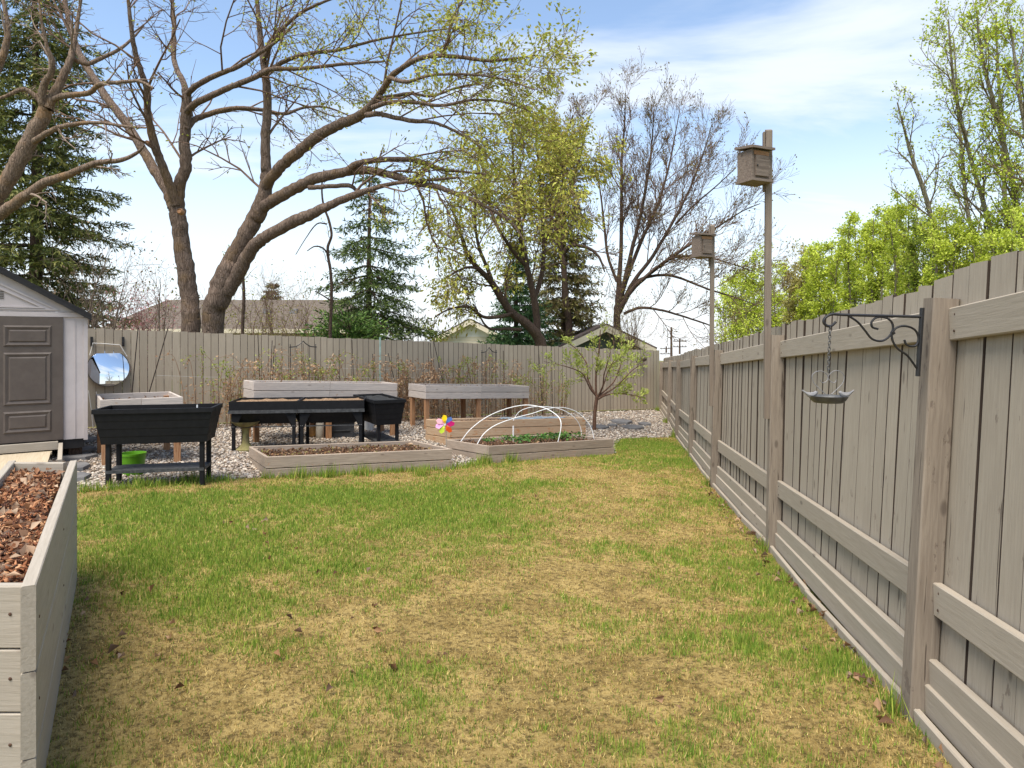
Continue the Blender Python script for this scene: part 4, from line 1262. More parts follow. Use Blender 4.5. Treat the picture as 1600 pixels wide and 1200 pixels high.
MB().tube(rp([onf(138, 610), onf(143, 645), onf(146, 680)]), .006, 6).tube(rp([onf(150, 612), onf(153, 650), onf(155, 680)]), .006, 6).build('rope_end', ROPE, mr)
for px, lb in ((143, 'black iron hook on the back fence at the shed corner, left of the mirror rope'), (192, 'black iron hook on the back fence, right end of the mirror rope')):
    p = onf(px, 536, .02)
    hk = MB().box((-.02, -.012, -.06), (.02, .012, .11)).tube([(0, -.012, -.02), (0, -.06, -.03), (0, -.075, .02)], .008, 6).build('fence_hook', DARKSTEEL)
    hk.location = p; hk.rotation_euler = (0, 0, ang)
    tag(hk, lb, 'hook', 'hooks holding the mirror')

# ------------------------------------------------------------------ trellises, stakes, wires, lamp on the back fence
def trellis(px0, px1, pyt, label):
    a, b = bfp(px0, 0, .3), bfp(px1, 0, .3)
    d = (b - a); w = d.length; d.normalize()
    zt_ = H - (pyt - CY) / F * a.y
    r = root('trellis', a, label, 'trellis', 'black iron trellises', math.atan2(d.y, d.x))
    h = zt_ - a.z
    m = MB()
    for x_ in (0, w): m.tube([(x_, 0, -.1), (x_, 0, h - .09)], .008, 6).lathe([(.002, h - .09), (.014, h - .075), (.002, h - .055)], (x_, 0, 0), 8)
    m.build('side_bars', DARKSTEEL, r)
    for k in range(1, 4): MB().tube([(w * k / 4, 0, .35), (w * k / 4, 0, h - .10 + (.05 if k == 2 else .015))], .005, 5).build('bar', DARKSTEEL, r)
    MB().tube(spline([(-.02, 0, h - .12), (w * .22, 0, h - .105), (w * .42, 0, h - .04), (w * .5, 0, h), (w * .58, 0, h - .04), (w * .78, 0, h - .105), (w + .02, 0, h - .12)]), .010, 6).build('pagoda_top', DARKSTEEL, r)
    MB().tube([(0, 0, .4), (w, 0, .4)], .006, 5).build('cross_bar', DARKSTEEL, r)
trellis(446, 485, 533, 'black iron trellis with pagoda top behind the long whitewashed planter')
trellis(742, 764, 543, 'smaller black iron trellis with pagoda top behind the raised planter on legs')
BAMBOO = plain('dark_stake', srgb(66, 56, 48), srgb(48, 40, 36), 20, .8, .2)
for i, (xa, ya, xb, yb) in enumerate([(212, 512, 203, 604), (258, 512, 231, 604), (421, 540, 417, 600), (521, 547, 520, 602), (541, 531, 542, 600), (573, 553, 573, 602), (597, 552, 606, 600),
                                      (612, 552, 612, 602), (667, 532, 681, 602), (662, 536, 664, 602), (775, 548, 775, 640), (829, 536, 832, 610), (850, 541, 849, 634), (396, 523, 398, 600),
                                      (418, 532, 414, 600), (872, 617, 867, 640)]):
    a, b = bfp(xb, 0, .35), bfp(xa, 0, .12 if yb < 0 else .30)
    a.z = .55; b.z = H - (ya - CY) / F * b.y
    k = (H - (yb - CY) / F * a.y)
    a2 = a + (a - b) * 0; 
    d = (Vector((b.x, b.y, b.z)) - Vector((a.x, a.y, k)))
    a = b - d * ((b.z - g(a.x, a.y) + .05) / max(d.z, .2))
    o = MB().tube([Vector((0, 0, 0)), b - a], [.011, .008], 6).build('garden_stake', BAMBOO)
    o.location = a
    lb = ['dark stake leaning slightly beside the round mirror', 'strongly slanted dark stake on the back fence under the big tree', 'dark stake close left of the larger trellis',
          'short dark stake right of the larger trellis', 'tall dark stake halfway between larger trellis and pale green post', 'short dark stake close left of the pale green post',
          'slanted dark stake just right of the pale green post', 'upright dark stake second to the right of the pale green post', 'tall slanted dark stake behind the left end of the raised planter on legs',
          'tall upright dark stake behind the left end of the raised planter on legs', 'dark stake just right of the smaller trellis', 'leaning dark stake behind the right end of the raised planter on legs',
          'tall upright dark stake alone between raised planter and fruit tree', 'tall dark stake at the left end of the long whitewashed planter', 'second dark stake left of the larger trellis',
          'very short stake left of the small fruit tree trunk'][i]
    tag(o, lb, 'stake', 'stakes along the back fence')
a = bfp(586, 0, .25); a.z = g(a.x, a.y) - .05
o = MB().tube([(0, 0, 0), (0, 0, H - (527 - CY) / F * a.y - a.z)], .02, 8).build('support_post', plain('pale_green_steel', srgb(160, 182, 172), srgb(136, 158, 150), 10, .5, .4))
o.location = a; tag(o, 'pale green metal post standing against the back fence', 'post')
for px0, px1, py in ((240, 830, 585), (330, 790, 568)):
    pts = []
    for k in range(9):
        p = bfp(px0 + (px1 - px0) * k / 8, 0, .33); p.z = 1.45 - .0 + (.07 if py < 580 else -.17) + .03 * math.sin(k * .8)
        p.z = H - fall(p.y) + (.30 if py < 580 else .12) - .03 * math.sin(math.pi * (k % 3) / 3)
        pts.append(p)
    o = MB().tube([p - pts[0] for p in pts], .0025, 4).build('support_wire', ROPE)
    o.location = pts[0]
    tag(o, 'upper thin white wire strung along the canes' if py < 580 else 'lower thin white wire strung along the canes', 'wire')
p = onf(994, 562, .0)
r = root('fence_lamp', p, 'small round dark lamp on a bent arm near the corner of the back fence', 'lamp', None, ang)
MB().tube([(0, 0, -.07), (0, -.03, -.03), (.04, -.08, .02), (.10, -.11, .035)], .014, 8).build('arm', DARKSTEEL, r)
MB().lathe([(.03, -.085), (.075, -.06), (.088, -.02), (.086, .03), (.06, .07), (.02, .085)], (.17, -.12, .03), 18).build('globe', plain('brown_globe', srgb(86, 70, 60), srgb(64, 52, 46), 6, .35, .5), r)
MB().lathe([(.055, .0), (.05, .012), (.0, .014)], (.17, -.12, .105), 14).build('cap', PALEMETAL, r)

# ------------------------------------------------------------------ plants: generators
def tubes_np(paths, sides):
    """paths: list of (pts (n,3), radii (n,)); returns one vertex and one face array"""
    VV, FF, base = [], [], 0
    ang_ = np.arange(sides) * 2 * np.pi / sides
    ca, sa = np.cos(ang_), np.sin(ang_)
    for pts, rad in paths:
        n = len(pts)
        d = np.empty_like(pts); d[1:-1] = pts[2:] - pts[:-2]; d[0] = pts[1] - pts[0]; d[-1] = pts[-1] - pts[-2]
        d /= np.linalg.norm(d, axis=1)[:, None] + 1e-9
        m = d.mean(0)
        ref = np.array((1.0, 0, 0)) if abs(m[0]) < .7 * np.linalg.norm(m) + 1e-6 else np.array((0, 0, 1.0))
        u = np.cross(d, ref); u /= np.linalg.norm(u, axis=1)[:, None] + 1e-9
        w = np.cross(d, u)
        V = pts[:, None, :] + rad[:, None, None] * (u[:, None, :] * ca[None, :, None] + w[:, None, :] * sa[None, :, None])
        VV.append(V.reshape(-1, 3))
        i = np.arange(n - 1)[:, None] * sides; k = np.arange(sides)[None]; k2 = (k + 1) % sides
        FF.append((np.stack([i + k, i + k2, i + sides + k2, i + sides + k], -1) + base).reshape(-1, 4))
        base += n * sides
    return np.concatenate(VV), np.concatenate(FF)
def wood_part(name, paths, sides, mat, r):
    if not paths: return
    V, Fq = tubes_np(paths, sides)
    o_ = link(name, mesh_np(name, V - np.array(r.location), Fq, mat, smooth=True), r)
    if name in ('branches', 'stems', 'canes', 'twigs'): o_['kind'] = 'stuff'
    return o_
def cat_path(pts, rads, n=5, wob=0.0):
    p = np.array([tuple(q) for q in spline(pts, n)])
    rr = np.interp(np.linspace(0, len(rads) - 1, len(p)), np.arange(len(rads)), rads)
    if wob:
        p[1:-1] += RNG.normal(0, wob, (len(p) - 2, 3)) * rr[1:-1, None]
        rr = rr * (1 + RNG.normal(0, .018, len(rr)))
    return p, rr
def norm(v): return v / (np.linalg.norm(v) + 1e-9)
def twigs(out, tips, start, d, L, r0, lev, cfg):
    """recursive twig: out[lev] collects paths, tips collects (point, direction) along the last levels"""
    n = 5 if lev <= 1 else 4
    pts = [np.array(start, float)]
    d = norm(np.array(d, float))
    for i in range(n - 1):
        d = norm(d + RNG.normal(0, cfg['wig'], 3) + np.array((0, 0, cfg['up'][min(lev, len(cfg['up']) - 1)])))
        pts.append(pts[-1] + d * L / (n - 1))
    pts = np.array(pts)
    rad = np.linspace(r0, max(r0 * .45, cfg['rmin']), n)
    out.append((pts, rad, lev))
    if lev >= cfg['lev'] - cfg.get('leafy', 1):
        for k in range(1, n):
            tips.append((pts[k], norm(pts[k] - pts[k - 1]), lev))
    if lev < cfg['lev'] - 1:
        m = cfg['kids'][min(lev, len(cfg['kids']) - 1)]
        for j in range(m):
            f = .18 + .8 * (j + RNG.random()) / m
            k = min(int(f * (n - 1)), n - 2); q = f * (n - 1) - k
            p = pts[k] * (1 - q) + pts[k + 1] * q
            dd = norm(pts[k + 1] - pts[k])
            side_ = norm(np.cross(dd, RNG.normal(0, 1, 3)))
            a = cfg['ang'] * RNG.uniform(.7, 1.3)
            twigs(out, tips, p, dd * math.cos(a) + side_ * math.sin(a), L * cfg['ratio'] * RNG.uniform(.7, 1.25) * (1.1 - .4 * f), max(r0 * .55, cfg['rmin']), lev + 1, cfg)
def tree(name, label, base, limbs, bark_m, cfg, leaf=None, spawn=None, cat='tree', group=None, extra=None, trunk_sides=12):
    """limbs: list of (pts, radii, density, leafiness); spawn: twigs per metre of limb"""
    leaf = dict(leaf) if leaf else None
    r = root(name, base, label, cat, group)
    big, tw, leaves_p, leaves_d = [], [], [], []
    for lb in limbs:
        pts, rads, dens, leafy = lb[:4]
        p, rr = cat_path(pts, rads, 6, .06)
        big.append((p, rr))
        seg = np.linalg.norm(np.diff(p, axis=0), axis=1); tot = seg.sum()
        cnt = int(tot * dens)
        cum = np.concatenate([[0], np.cumsum(seg)])
        for i in range(cnt):
            f = (i + RNG.random()) / max(cnt, 1)
            s_ = (lb[4] if len(lb) > 4 else .25) + (1 - (lb[4] if len(lb) > 4 else .25)) * f
            q = s_ * tot
            k = min(np.searchsorted(cum, q) - 1, len(seg) - 1); k = max(k, 0)
            e = (q - cum[k]) / seg[k]
            pos = p[k] * (1 - e) + p[k + 1] * e
            dd = norm(p[k + 1] - p[k])
            sd = norm(np.cross(dd, RNG.normal(0, 1, 3)) + np.array((0, 0, cfg.get('sup', .25))))
            a = cfg['ang'] * RNG.uniform(.7, 1.35)
            L = cfg['L'] * RNG.uniform(.45, 1.2) * (1.1 - .5 * s_)
            out, tips = [], []
            r0 = min(max(rr[k] * .42, cfg['rmin'] * 1.5), cfg['rmax'])
            twigs(out, tips, pos, dd * math.cos(a) + sd * math.sin(a), L, r0, 0, cfg)
            tw += out
            if leafy > 0:
                for (pt, dr, lv) in tips:
                    m = RNG.poisson(leafy)
                    for _ in range(m):
                        leaves_p.append(pt + RNG.normal(0, cfg.get('lsp', .05), 3)); leaves_d.append(dr + np.array((0, 0, cfg.get('hang', 0))))
    wood_part('trunk', big, trunk_sides, bark_m, r)
    thick = [(p, q) for p, q, l in tw if l == 0]; thin = [(p, q) for p, q, l in tw if l > 0]
    wood_part('branches', thick, 5, cfg.get('tmat', TWIG), r)
    wood_part('twigs', thin, 3, cfg.get('tmat', TWIG), r)
    for c_ in r.children:
        if c_.name.split('.')[0] in ('branches', 'twigs'): c_['kind'] = 'stuff'
    if leaf and leaves_p:
        LP = np.array(leaves_p) - np.array(r.location)
        o_ = leaf_quads('crown', LP, leaf['size'], leaf['pal'], leaf.get('mat', LEAF), r, dirs=np.array(leaves_d), aspect=leaf.get('aspect', .6), curl=.3)
    return r
def px_limb(trace, Y0, Y1, dens, leafy, start=.25):
    """trace of (px, py, width px) laid out in depth from Y0 to Y1"""
    n = len(trace)
    pts, rr = [], []
    for i, (a, b, w) in enumerate(trace):
        Y = Y0 + (Y1 - Y0) * (i / (n - 1))
        pts.append(P(a, b, Y)); rr.append(w * .5 * Y / F)
    return (pts, rr, dens, leafy, start)

# ---- the big spreading tree behind the back fence
YT = 15.0
CFG_BIG = dict(lev=3, kids=[5, 4], ratio=.55, ang=.75, wig=.15, up=[.0, -.01, -.02], L=2.0, rmin=.0035, rmax=.03, lsp=.05, sup=.1, leafy=1, hang=-.2)
A0 = [(302, 680, 38), (299, 519, 28), (296, 465, 27), (289, 415, 26), (282, 365, 24), (277, 335, 25), (272, 310, 22)]
limbs = [
    px_limb(A0, YT, YT, .15, 0, .6),
    px_limb([(271, 325, 18), (261, 297, 16), (243, 268, 15), (225, 237, 14), (200, 197, 13), (170, 157, 12), (150, 127, 11), (130, 95, 10), (117, 66, 9), (105, 20, 7), (98, -40, 4)], YT, YT + 1.5, 1.8, .15),
    px_limb([(275, 320, 16), (264, 285, 14), (250, 250, 13), (240, 220, 13), (231, 180, 11), (230, 142, 10), (222, 117, 9), (212, 85, 8), (206, 50, 7), (198, -20, 4)], YT - .1, YT - 1.6, 1.9, .18),
    px_limb([(278, 335, 20), (279, 310, 18), (282, 285, 18), (290, 258, 18), (288, 220, 16), (291, 185, 17), (292, 155, 15), (290, 140, 11)], YT, YT - .2, 1.7, .15),
    px_limb([(290, 145, 10), (286, 127, 9), (275, 105, 8), (270, 77, 7), (272, 40, 6), (268, -20, 3)], YT - .2, YT + .8, 1.4, .2),
    px_limb([(292, 148, 9), (305, 135, 9), (332, 120, 8), (370, 105, 7), (398, 88, 6), (430, 66, 5), (462, 35, 3)], YT - .2, YT - 1.6, 1.7, .7),
    px_limb([(292, 175, 11), (304, 163, 11), (325, 152, 10), (362, 135, 9), (400, 120, 8), (425, 108, 7), (470, 107, 6), (540, 100, 5), (600, 96, 3)], YT - .2, YT - 2.2, 2.0, 1.5),
    px_limb([(290, 202, 9), (300, 190, 9), (315, 182, 9), (350, 172, 8), (375, 169, 7), (410, 172, 6), (445, 178, 5), (475, 168, 4), (512, 168, 3), (548, 182, 2)], YT - .2, YT + 1.2, 2.0, .8),
    # right stem and its limbs
    px_limb([(326, 680, 50), (331, 519, 32), (341, 465, 37), (355, 428, 34), (367, 400, 28), (378, 377, 25), (392, 352, 25), (406, 327, 26), (413, 302, 22), (417, 277, 19), (415, 252, 15), (415, 210, 14), (418, 160, 13), (415, 118, 12), (410, 84, 10), (405, 40, 8), (400, -20, 5)], YT - .2, YT - .6, .55, .5, .55),
    px_limb([(356, 456, 22), (374, 424, 22), (391, 393, 20), (407, 376, 19), (430, 362, 18), (460, 345, 19), (487, 334, 17), (515, 321, 13), (540, 310, 12), (562, 302, 11), (582, 295, 8), (620, 286, 6), (675, 281, 5), (718, 277, 3)], YT - .3, YT - 2.4, .9, 1.3, .55),
    px_limb([(408, 327, 18), (421, 317, 18), (440, 306, 18), (470, 290, 17), (487, 281, 17), (515, 274, 16), (545, 268, 14), (575, 266, 13), (605, 272, 11), (630, 280, 10), (655, 287, 10), (680, 291, 9), (703, 299, 8), (727, 308, 7), (752, 319, 6), (778, 333, 5), (803, 352, 4), (818, 375, 2)], YT - .4, YT - 3.2, 1.2, 2.0, .45),
    px_limb([(538, 270, 11), (556, 257, 10), (582, 251, 9), (612, 249, 8), (648, 250, 8), (670, 257, 7), (692, 265, 6), (720, 268, 4), (760, 272, 3)], YT - 1.6, YT - 1.2, 1.8, 2.3, .3),
    px_limb([(482, 293, 8), (505, 292, 7), (545, 290, 7), (560, 298, 5), (590, 300, 3)], YT - 1.2, YT - 1.4, 1.0, .8),
    px_limb([(416, 290, 17), (428, 272, 17), (450, 250, 17), (475, 230, 17), (500, 210, 17), (530, 195, 16), (560, 182, 15), (576, 170, 13), (590, 152, 11), (600, 137, 10), (611, 120, 10), (630, 105, 8), (655, 92, 8), (682, 87, 7), (725, 90, 6), (763, 95, 5), (800, 92, 4), (840, 86, 2)], YT - .5, YT - 4.0, 1.3, 2.4, .42),
    px_limb([(572, 180, 9), (592, 178, 8), (615, 183, 7), (645, 189, 7), (680, 192, 5), (715, 207, 4), (750, 230, 3), (775, 262, 2)], YT - 2.1, YT - 3.0, 2.0, 2.8, .2),
    px_limb([(582, 168, 8), (610, 160, 7), (648, 160, 6), (690, 165, 5), (740, 156, 4), (790, 160, 3), (830, 175, 2)], YT - 2.3, YT - 3.6, 2.0, 2.8, .2),
    px_limb([(590, 153, 7), (612, 151, 6), (642, 146, 5), (676, 150, 4), (720, 135, 3), (770, 128, 2)], YT - 2.3, YT - 1.4, 2.0, 2.6, .2),
    px_limb([(610, 122, 7), (636, 128, 6), (670, 118, 5), (720, 116, 4), (780, 122, 3), (835, 140, 2)], YT - 2.6, YT - 4.4, 2.0, 3.0, .2),
    px_limb([(690, 88, 6), (700, 66, 5), (706, 30, 4), (730, -10, 2)], YT - 3.3, YT - 3.6, 2.0, 2.4, .1),
    px_limb([(414, 120, 8), (440, 98, 7), (480, 84, 6), (530, 78, 5), (590, 62, 4), (660, 50, 3), (740, 40, 2)], YT - .6, YT - 3.0, 1.9, 2.4, .2),
    px_limb([(412, 95, 7), (430, 60, 6), (470, 20, 5), (540, -10, 3)], YT - .6, YT - 1.8, 1.9, 2.2, .2),
]
LEAFY = dict(size=(.045, .09), pal=[(176, 182, 68), (158, 164, 60), (196, 196, 98), (136, 140, 56), (170, 156, 76)], aspect=.55)
bt = tree('spreading_tree', 'large bare-limbed tree with two trunks and long arching branches behind the back fence', (P(312, 600, YT).x, YT, .64 - fall(YT)), limbs, BARK, CFG_BIG, LEAFY, trunk_sides=14)
# cut-branch scars
for px, py, rr, zz in ((380, 368, .075, 0), (400, 383, .06, 0), (231, 135, .05, -1.2), (230, 223, .05, -.8), (281, 330, .06, -.2)):
    p = P(px, py, YT - .42 + zz * .5 - (.35 if px > 300 else .2) + .35)
    M = Matrix.Translation(p - bt.location) @ Matrix.Rotation(math.radians(80), 4, 'X')
    MB().lathe([(rr, -.10), (rr * 1.05, 0), (rr * .8, .03), (rr * .55, .01), (.005, .015)], (0, 0, 0), 14).build('branch_scar', LEGWOOD if px != 380 else BEDWOOD, bt, M)

# ---- tree whose limbs enter at the left edge
YL = 13.0
limbs = [
    px_limb([(-140, 700, 60), (-120, 560, 46), (-85, 430, 38), (-35, 350, 28), (0, 300, 23), (20, 270, 23), (38, 235, 23), (57, 200, 22), (74, 168, 20)], YL, YL, .25, .1, .6),
    px_limb([(70, 175, 12), (66, 160, 12), (68, 135, 11), (79, 115, 9), (82, 97, 8), (75, 77, 6), (66, 40, 4), (60, -10, 2)], YL, YL - .5, 1.6, .15),
    px_limb([(74, 170, 16), (87, 144, 14), (100, 117, 12), (110, 92, 10), (115, 72, 8), (120, 40, 6), (130, -20, 3)], YL, YL + .3, 1.3, .15),
    px_limb([(82, 156, 9), (100, 150, 9), (138, 145, 8), (156, 132, 7), (182, 129, 6), (217, 127, 5), (240, 138, 3)], YL, YL - .8, 1.2, .2),
    px_limb([(112, 90, 7), (135, 100, 7), (160, 90, 6), (185, 78, 5), (205, 62, 4), (225, 40, 2)], YL + .2, YL + 1.0, 1.0, .2),
    px_limb([(-60, 385, 22), (-25, 355, 19), (0, 335, 17), (25, 317, 16), (60, 292, 14), (75, 283, 13), (110, 272, 11), (150, 255, 9), (190, 250, 7), (215, 238, 5), (225, 228, 2)], YL, YL - 1.0, .8, .15),
    px_limb([(48, 224, 10), (62, 215, 9), (85, 202, 8), (110, 195, 7), (135, 192, 6), (160, 192, 5), (200, 198, 4), (228, 200, 2)], YL, YL - .6, 1.2, .2),
    px_limb([(-30, 150, 18), (-5, 108, 12), (8, 76, 10), (12, 45, 8), (5, 0, 5)], YL, YL, 1.2, .15),
    px_limb([(70, 165, 9), (40, 140, 7), (10, 150, 5), (-20, 160, 3)], YL, YL - .4, 1.4, .2),
    px_limb([(-20, 330, 12), (-40, 220, 14), (-30, 150, 13)], YL, YL, .4, .1),
]
CFG_L = dict(CFG_BIG); CFG_L.update(L=1.0, kids=[3, 3], tmat=plain('grey_twig', srgb(150, 132, 116), srgb(112, 96, 84), 9, .85, .15))
tree('leaning_tree', 'leaning grey-brown tree with mossy limbs entering at the left edge', (P(-140, 690, YL).x, YL, .6 - fall(YL)), limbs, BARK2, CFG_L, dict(size=(.04, .08), pal=[(150, 150, 90), (128, 128, 70)], aspect=.5))

# ------------------------------------------------------------------ conifers
def conifer(name, label, base, top_z_, prof, pal, nwh=34, per=6, droop=.25, open_=1.0, seed=1, blade=(.10, .19), trunk_r=.16, zmin=.4, tw_n=11, bark_m=BARKD):
    """prof: list of (height fraction, radius left, radius right)"""
    rs = np.random.default_rng(seed)
    r = root(name, base, label, 'tree')
    Hh = top_z_ - base[2]
    th = np.array([(0, 0, -.3), (rs.normal(0, .05), 0, Hh * .5), (0, 0, Hh)]); 
    big = [(cat_path([tuple(q) for q in th], [trunk_r, trunk_r * .6, .012], 8)[0] + np.array(base), cat_path([tuple(q) for q in th], [trunk_r, trunk_r * .6, .012], 8)[1])]
    br_, npts, ndir, nlen = [], [], [], []
    f_, l_, r_ = zip(*prof)
    for i in range(nwh):
        h = zmin / Hh + (1 - zmin / Hh) * (i + rs.random() * .6) / nwh
        for k in range(per):
            a = 2 * np.pi * (k + rs.random() * .8) / per + i * 1.1
            cx_ = (np.cos(a) + 1) / 2
            R0 = np.interp(h, f_, l_) * (1 - cx_) + np.interp(h, f_, r_) * cx_
            L = R0 * rs.uniform(.65, 1.12)
            if L < .08: continue
            z = base[2] + h * Hh
            d = np.array((np.cos(a), np.sin(a), 0.0))
            ss = np.linspace(0, 1, 6)
            up = .18 * (h - .3)
            pts = np.array([(base[0], base[1], z) + d * L * q + np.array((0, 0, L * (up * q - droop * q ** 1.5 + droop * .55 * q ** 3.2))) for q in ss])
            pts[1:] += rs.normal(0, .02 * L, (5, 3))
            br_.append((pts, np.linspace(max(.008, .016 * L), .004, 6)))
            m = max(4, int(tw_n * L * open_))
            for j in range(m):
                q = .12 + .88 * (j + rs.random()) / m
                kk = min(int(q * 5), 4); e = q * 5 - kk
                p = pts[kk] * (1 - e) + pts[kk + 1] * e
                bd = norm(pts[kk + 1] - pts[kk])
                sgn = 1 if j % 2 else -1
                sd = np.array((-bd[1], bd[0], 0)) * sgn
                td = norm(bd * rs.uniform(.5, 1.0) + sd * rs.uniform(.4, 1.0) + np.array((0, 0, rs.uniform(-.75, -.05))))
                tl = L * .30 * (1.15 - q) + rs.uniform(.10, .26)
                nn = max(3, int(tl / .05))
                for w in range(nn):
                    pp = p + td * tl * (w + rs.random()) / nn
                    for _ in range(2):
                        npts.append(pp); ndir.append(norm(td + rs.normal(0, .55, 3))); 
    wood_part('trunk', big, 8, bark_m, r)
    wood_part('branches', br_, 4, bark_m, r)
    leaf_quads('crown', np.array(npts) - np.array(base), blade, pal, NEEDLE, r, dirs=np.array(ndir), aspect=.22, curl=.1, vary=.3)
    return r
SPR = [(98, 108, 52), (76, 86, 44), (124, 128, 64), (60, 68, 38), (138, 134, 76)]
Ys = 19.0
b = P(52, 600, Ys); b.z = .64 - fall(Ys)
conifer('spruce_tree', 'tall dense spruce behind the shed and the leaning tree at the left', tuple(b), P(52, -120, Ys).z,
        [(0, 3.0, 3.2), (.18, 2.9, 3.1), (.3, 2.7, 2.6), (.55, 2.1, 2.1), (.75, 1.6, 1.7), (1, .1, .1)], SPR, nwh=29, per=7, droop=.26, seed=3, open_=.95, blade=(.12, .22), trunk_r=.22)
Ys = 21.0
b = P(578, 600, Ys); b.z = .64 - fall(Ys)
conifer('spruce_tree', 'open drooping dark green spruce behind the middle of the back fence', tuple(b), P(590, 262, Ys).z,
        [(0, 2.0, 2.7), (.25, 1.9, 2.7), (.4, 1.8, 2.4), (.6, 1.45, 1.75), (.8, 1.0, 1.15), (1, .08, .08)], [(84, 102, 48), (62, 80, 40), (108, 122, 60), (48, 62, 34)], nwh=15, per=6, droop=.55, seed=4, open_=.9, blade=(.11, .20), trunk_r=.14, zmin=.9)
b = P(808, 600, 27); b.z = .64 - fall(27)
conifer('spruce_tree', 'low blue-green spruce beside the pale gabled house', tuple(b), P(800, 380, 27).z,
        [(0, 1.5, 2.0), (.3, 1.3, 1.8), (.6, .9, 1.1), (1, .1, .1)], [(72, 104, 62), (54, 82, 54), (94, 122, 72)], nwh=20, per=8, droop=.15, seed=5, open_=.7, blade=(.14, .26), trunk_r=.15)
b = P(880, 600, 30); b.z = .64 - fall(30)
conifer('spruce_tree', 'tall brownish spruce standing behind the willow and the green garage', tuple(b), P(885, 215, 30).z,
        [(0, 1.9, 1.9), (.3, 1.8, 1.8), (.6, 1.5, 1.5), (.85, .9, .9), (1, .1, .1)], [(122, 112, 66), (100, 94, 58), (140, 140, 74), (116, 98, 76)], nwh=30, per=6, droop=.3, seed=6, open_=.6, blade=(.16, .28), trunk_r=.18)
b = P(425, 600, 62); b.z = .64 - fall(62)
conifer('spruce_tree', 'small far brownish spruce showing above the brown house roof', tuple(b), P(424, 440, 62).z,
        [(0, 2.4, 2.4), (.6, 1.8, 1.8), (1, .1, .1)], [(120, 96, 76), (100, 84, 62), (108, 104, 66)], nwh=14, per=6, droop=.2, seed=8, open_=.4, blade=(.3, .5), trunk_r=.15)
# spreading cedar shrub at the fence, dark flat sprays
def shrub(name, label, px, Y, ptop, half, pal, n, size, mat=LEAF, stems=9, zb=None, cat='shrub', group=None, hollow=.35, sm=TWIG, wob=1.0, dens_low=1.0):
    zb = (.64 if zb is None else zb) - fall(Y)
    base = P(px, 600, Y); base.z = zb
    ht = P(px, ptop, Y).z - zb
    hw = half * Y / F
    r = root(name, tuple(base), label, cat, group)
    paths, pts, dirs = [], [], []
    for i in range(stems):
        a = RNG.random() * 2 * np.pi; e = RNG.uniform(.2, 1.0)
        tip = np.array((math.cos(a) * hw * e * wob, math.sin(a) * hw * e * .7, ht * RNG.uniform(.7, 1.02) * (1 - .25 * e * e) * dens_low))
        mid = tip * np.array((.35, .35, .55)) + RNG.normal(0, .05 * ht, 3)
        p, rr = cat_path([(0, 0, -.1), tuple(mid), tuple(tip)], [.012 + .006 * ht, .008 + .003 * ht, .003], 5)
        paths.append((p + np.array(base), rr))
        out, tips = [], []
        for k in range(7):
            q = p[RNG.integers(2, len(p))]
            twigs(out, tips, q, norm(tip) + RNG.normal(0, .5, 3), ht * .28, .005, 0, dict(wig=.2, up=[.05, .02], rmin=.0025, lev=2, kids=[3], ang=.7, ratio=.6, leafy=2))
        paths += [(a_ + np.array(base), b_) for a_, b_, _ in out]
        for pt, dr, _ in tips: pts.append(pt); dirs.append(dr)
    wood_part('stems', paths, 4, sm, r)
    pts = np.array(pts); k = RNG.integers(0, len(pts), n)
    q = pts[k] + RNG.normal(0, .06 * ht, (n, 3))
    leaf_quads('foliage', q, size, pal, mat, r, dirs=np.array(dirs)[k], aspect=.55)
    return r
r = root('cedar_shrub', tuple(Vector((P(545, 600, 18.5).x, 18.5, .64 - fall(18.5)))), 'low spreading dark green cedar just above the back fence under the spruce', 'shrub')
pp, dd, pth = [], [], []
bz = .64
for i in range(150):
    a = RNG.random() * 2 * np.pi
    h = RNG.uniform(.9, 2.75); R0 = RNG.uniform(.5, 1.15) * (.75 if h > 2.4 else 1.0)
    st_ = np.array((0, 0, h - .35)); tip = np.array((math.cos(a) * R0 * 1.15, math.sin(a) * R0 * .7, h + RNG.normal(0, .04)))
    p, rr = cat_path([tuple(st_), tuple((st_ + tip) * .5 + np.array((0, 0, .05))), tuple(tip)], [.012, .007, .003], 4)
    pth.append((p + np.array(r.location), rr))
    for k in range(34):
        q = RNG.uniform(.25, 1.05); c_ = st_ + (tip - st_) * q
        pp.append(c_ + RNG.normal(0, .07, 3) * (1, 1, .5)); dd.append(norm(tip - st_) + RNG.normal(0, .5, 3) + np.array((0, 0, -.2)))
wood_part('stems', pth + [cat_path([tuple(Vector(r.location) + Vector((0, 0, -.1))), tuple(Vector(r.location) + Vector((.03, 0, 1.2))), tuple(Vector(r.location) + Vector((0, 0, 2.4)))], [.07, .05, .02], 5)], 5, BARKD, r)
leaf_quads('foliage', np.array(pp), (.09, .19), [(98, 128, 58), (74, 102, 48), (122, 146, 70), (58, 82, 42)], NEEDLE, r, dirs=np.array(dd), aspect=.3)

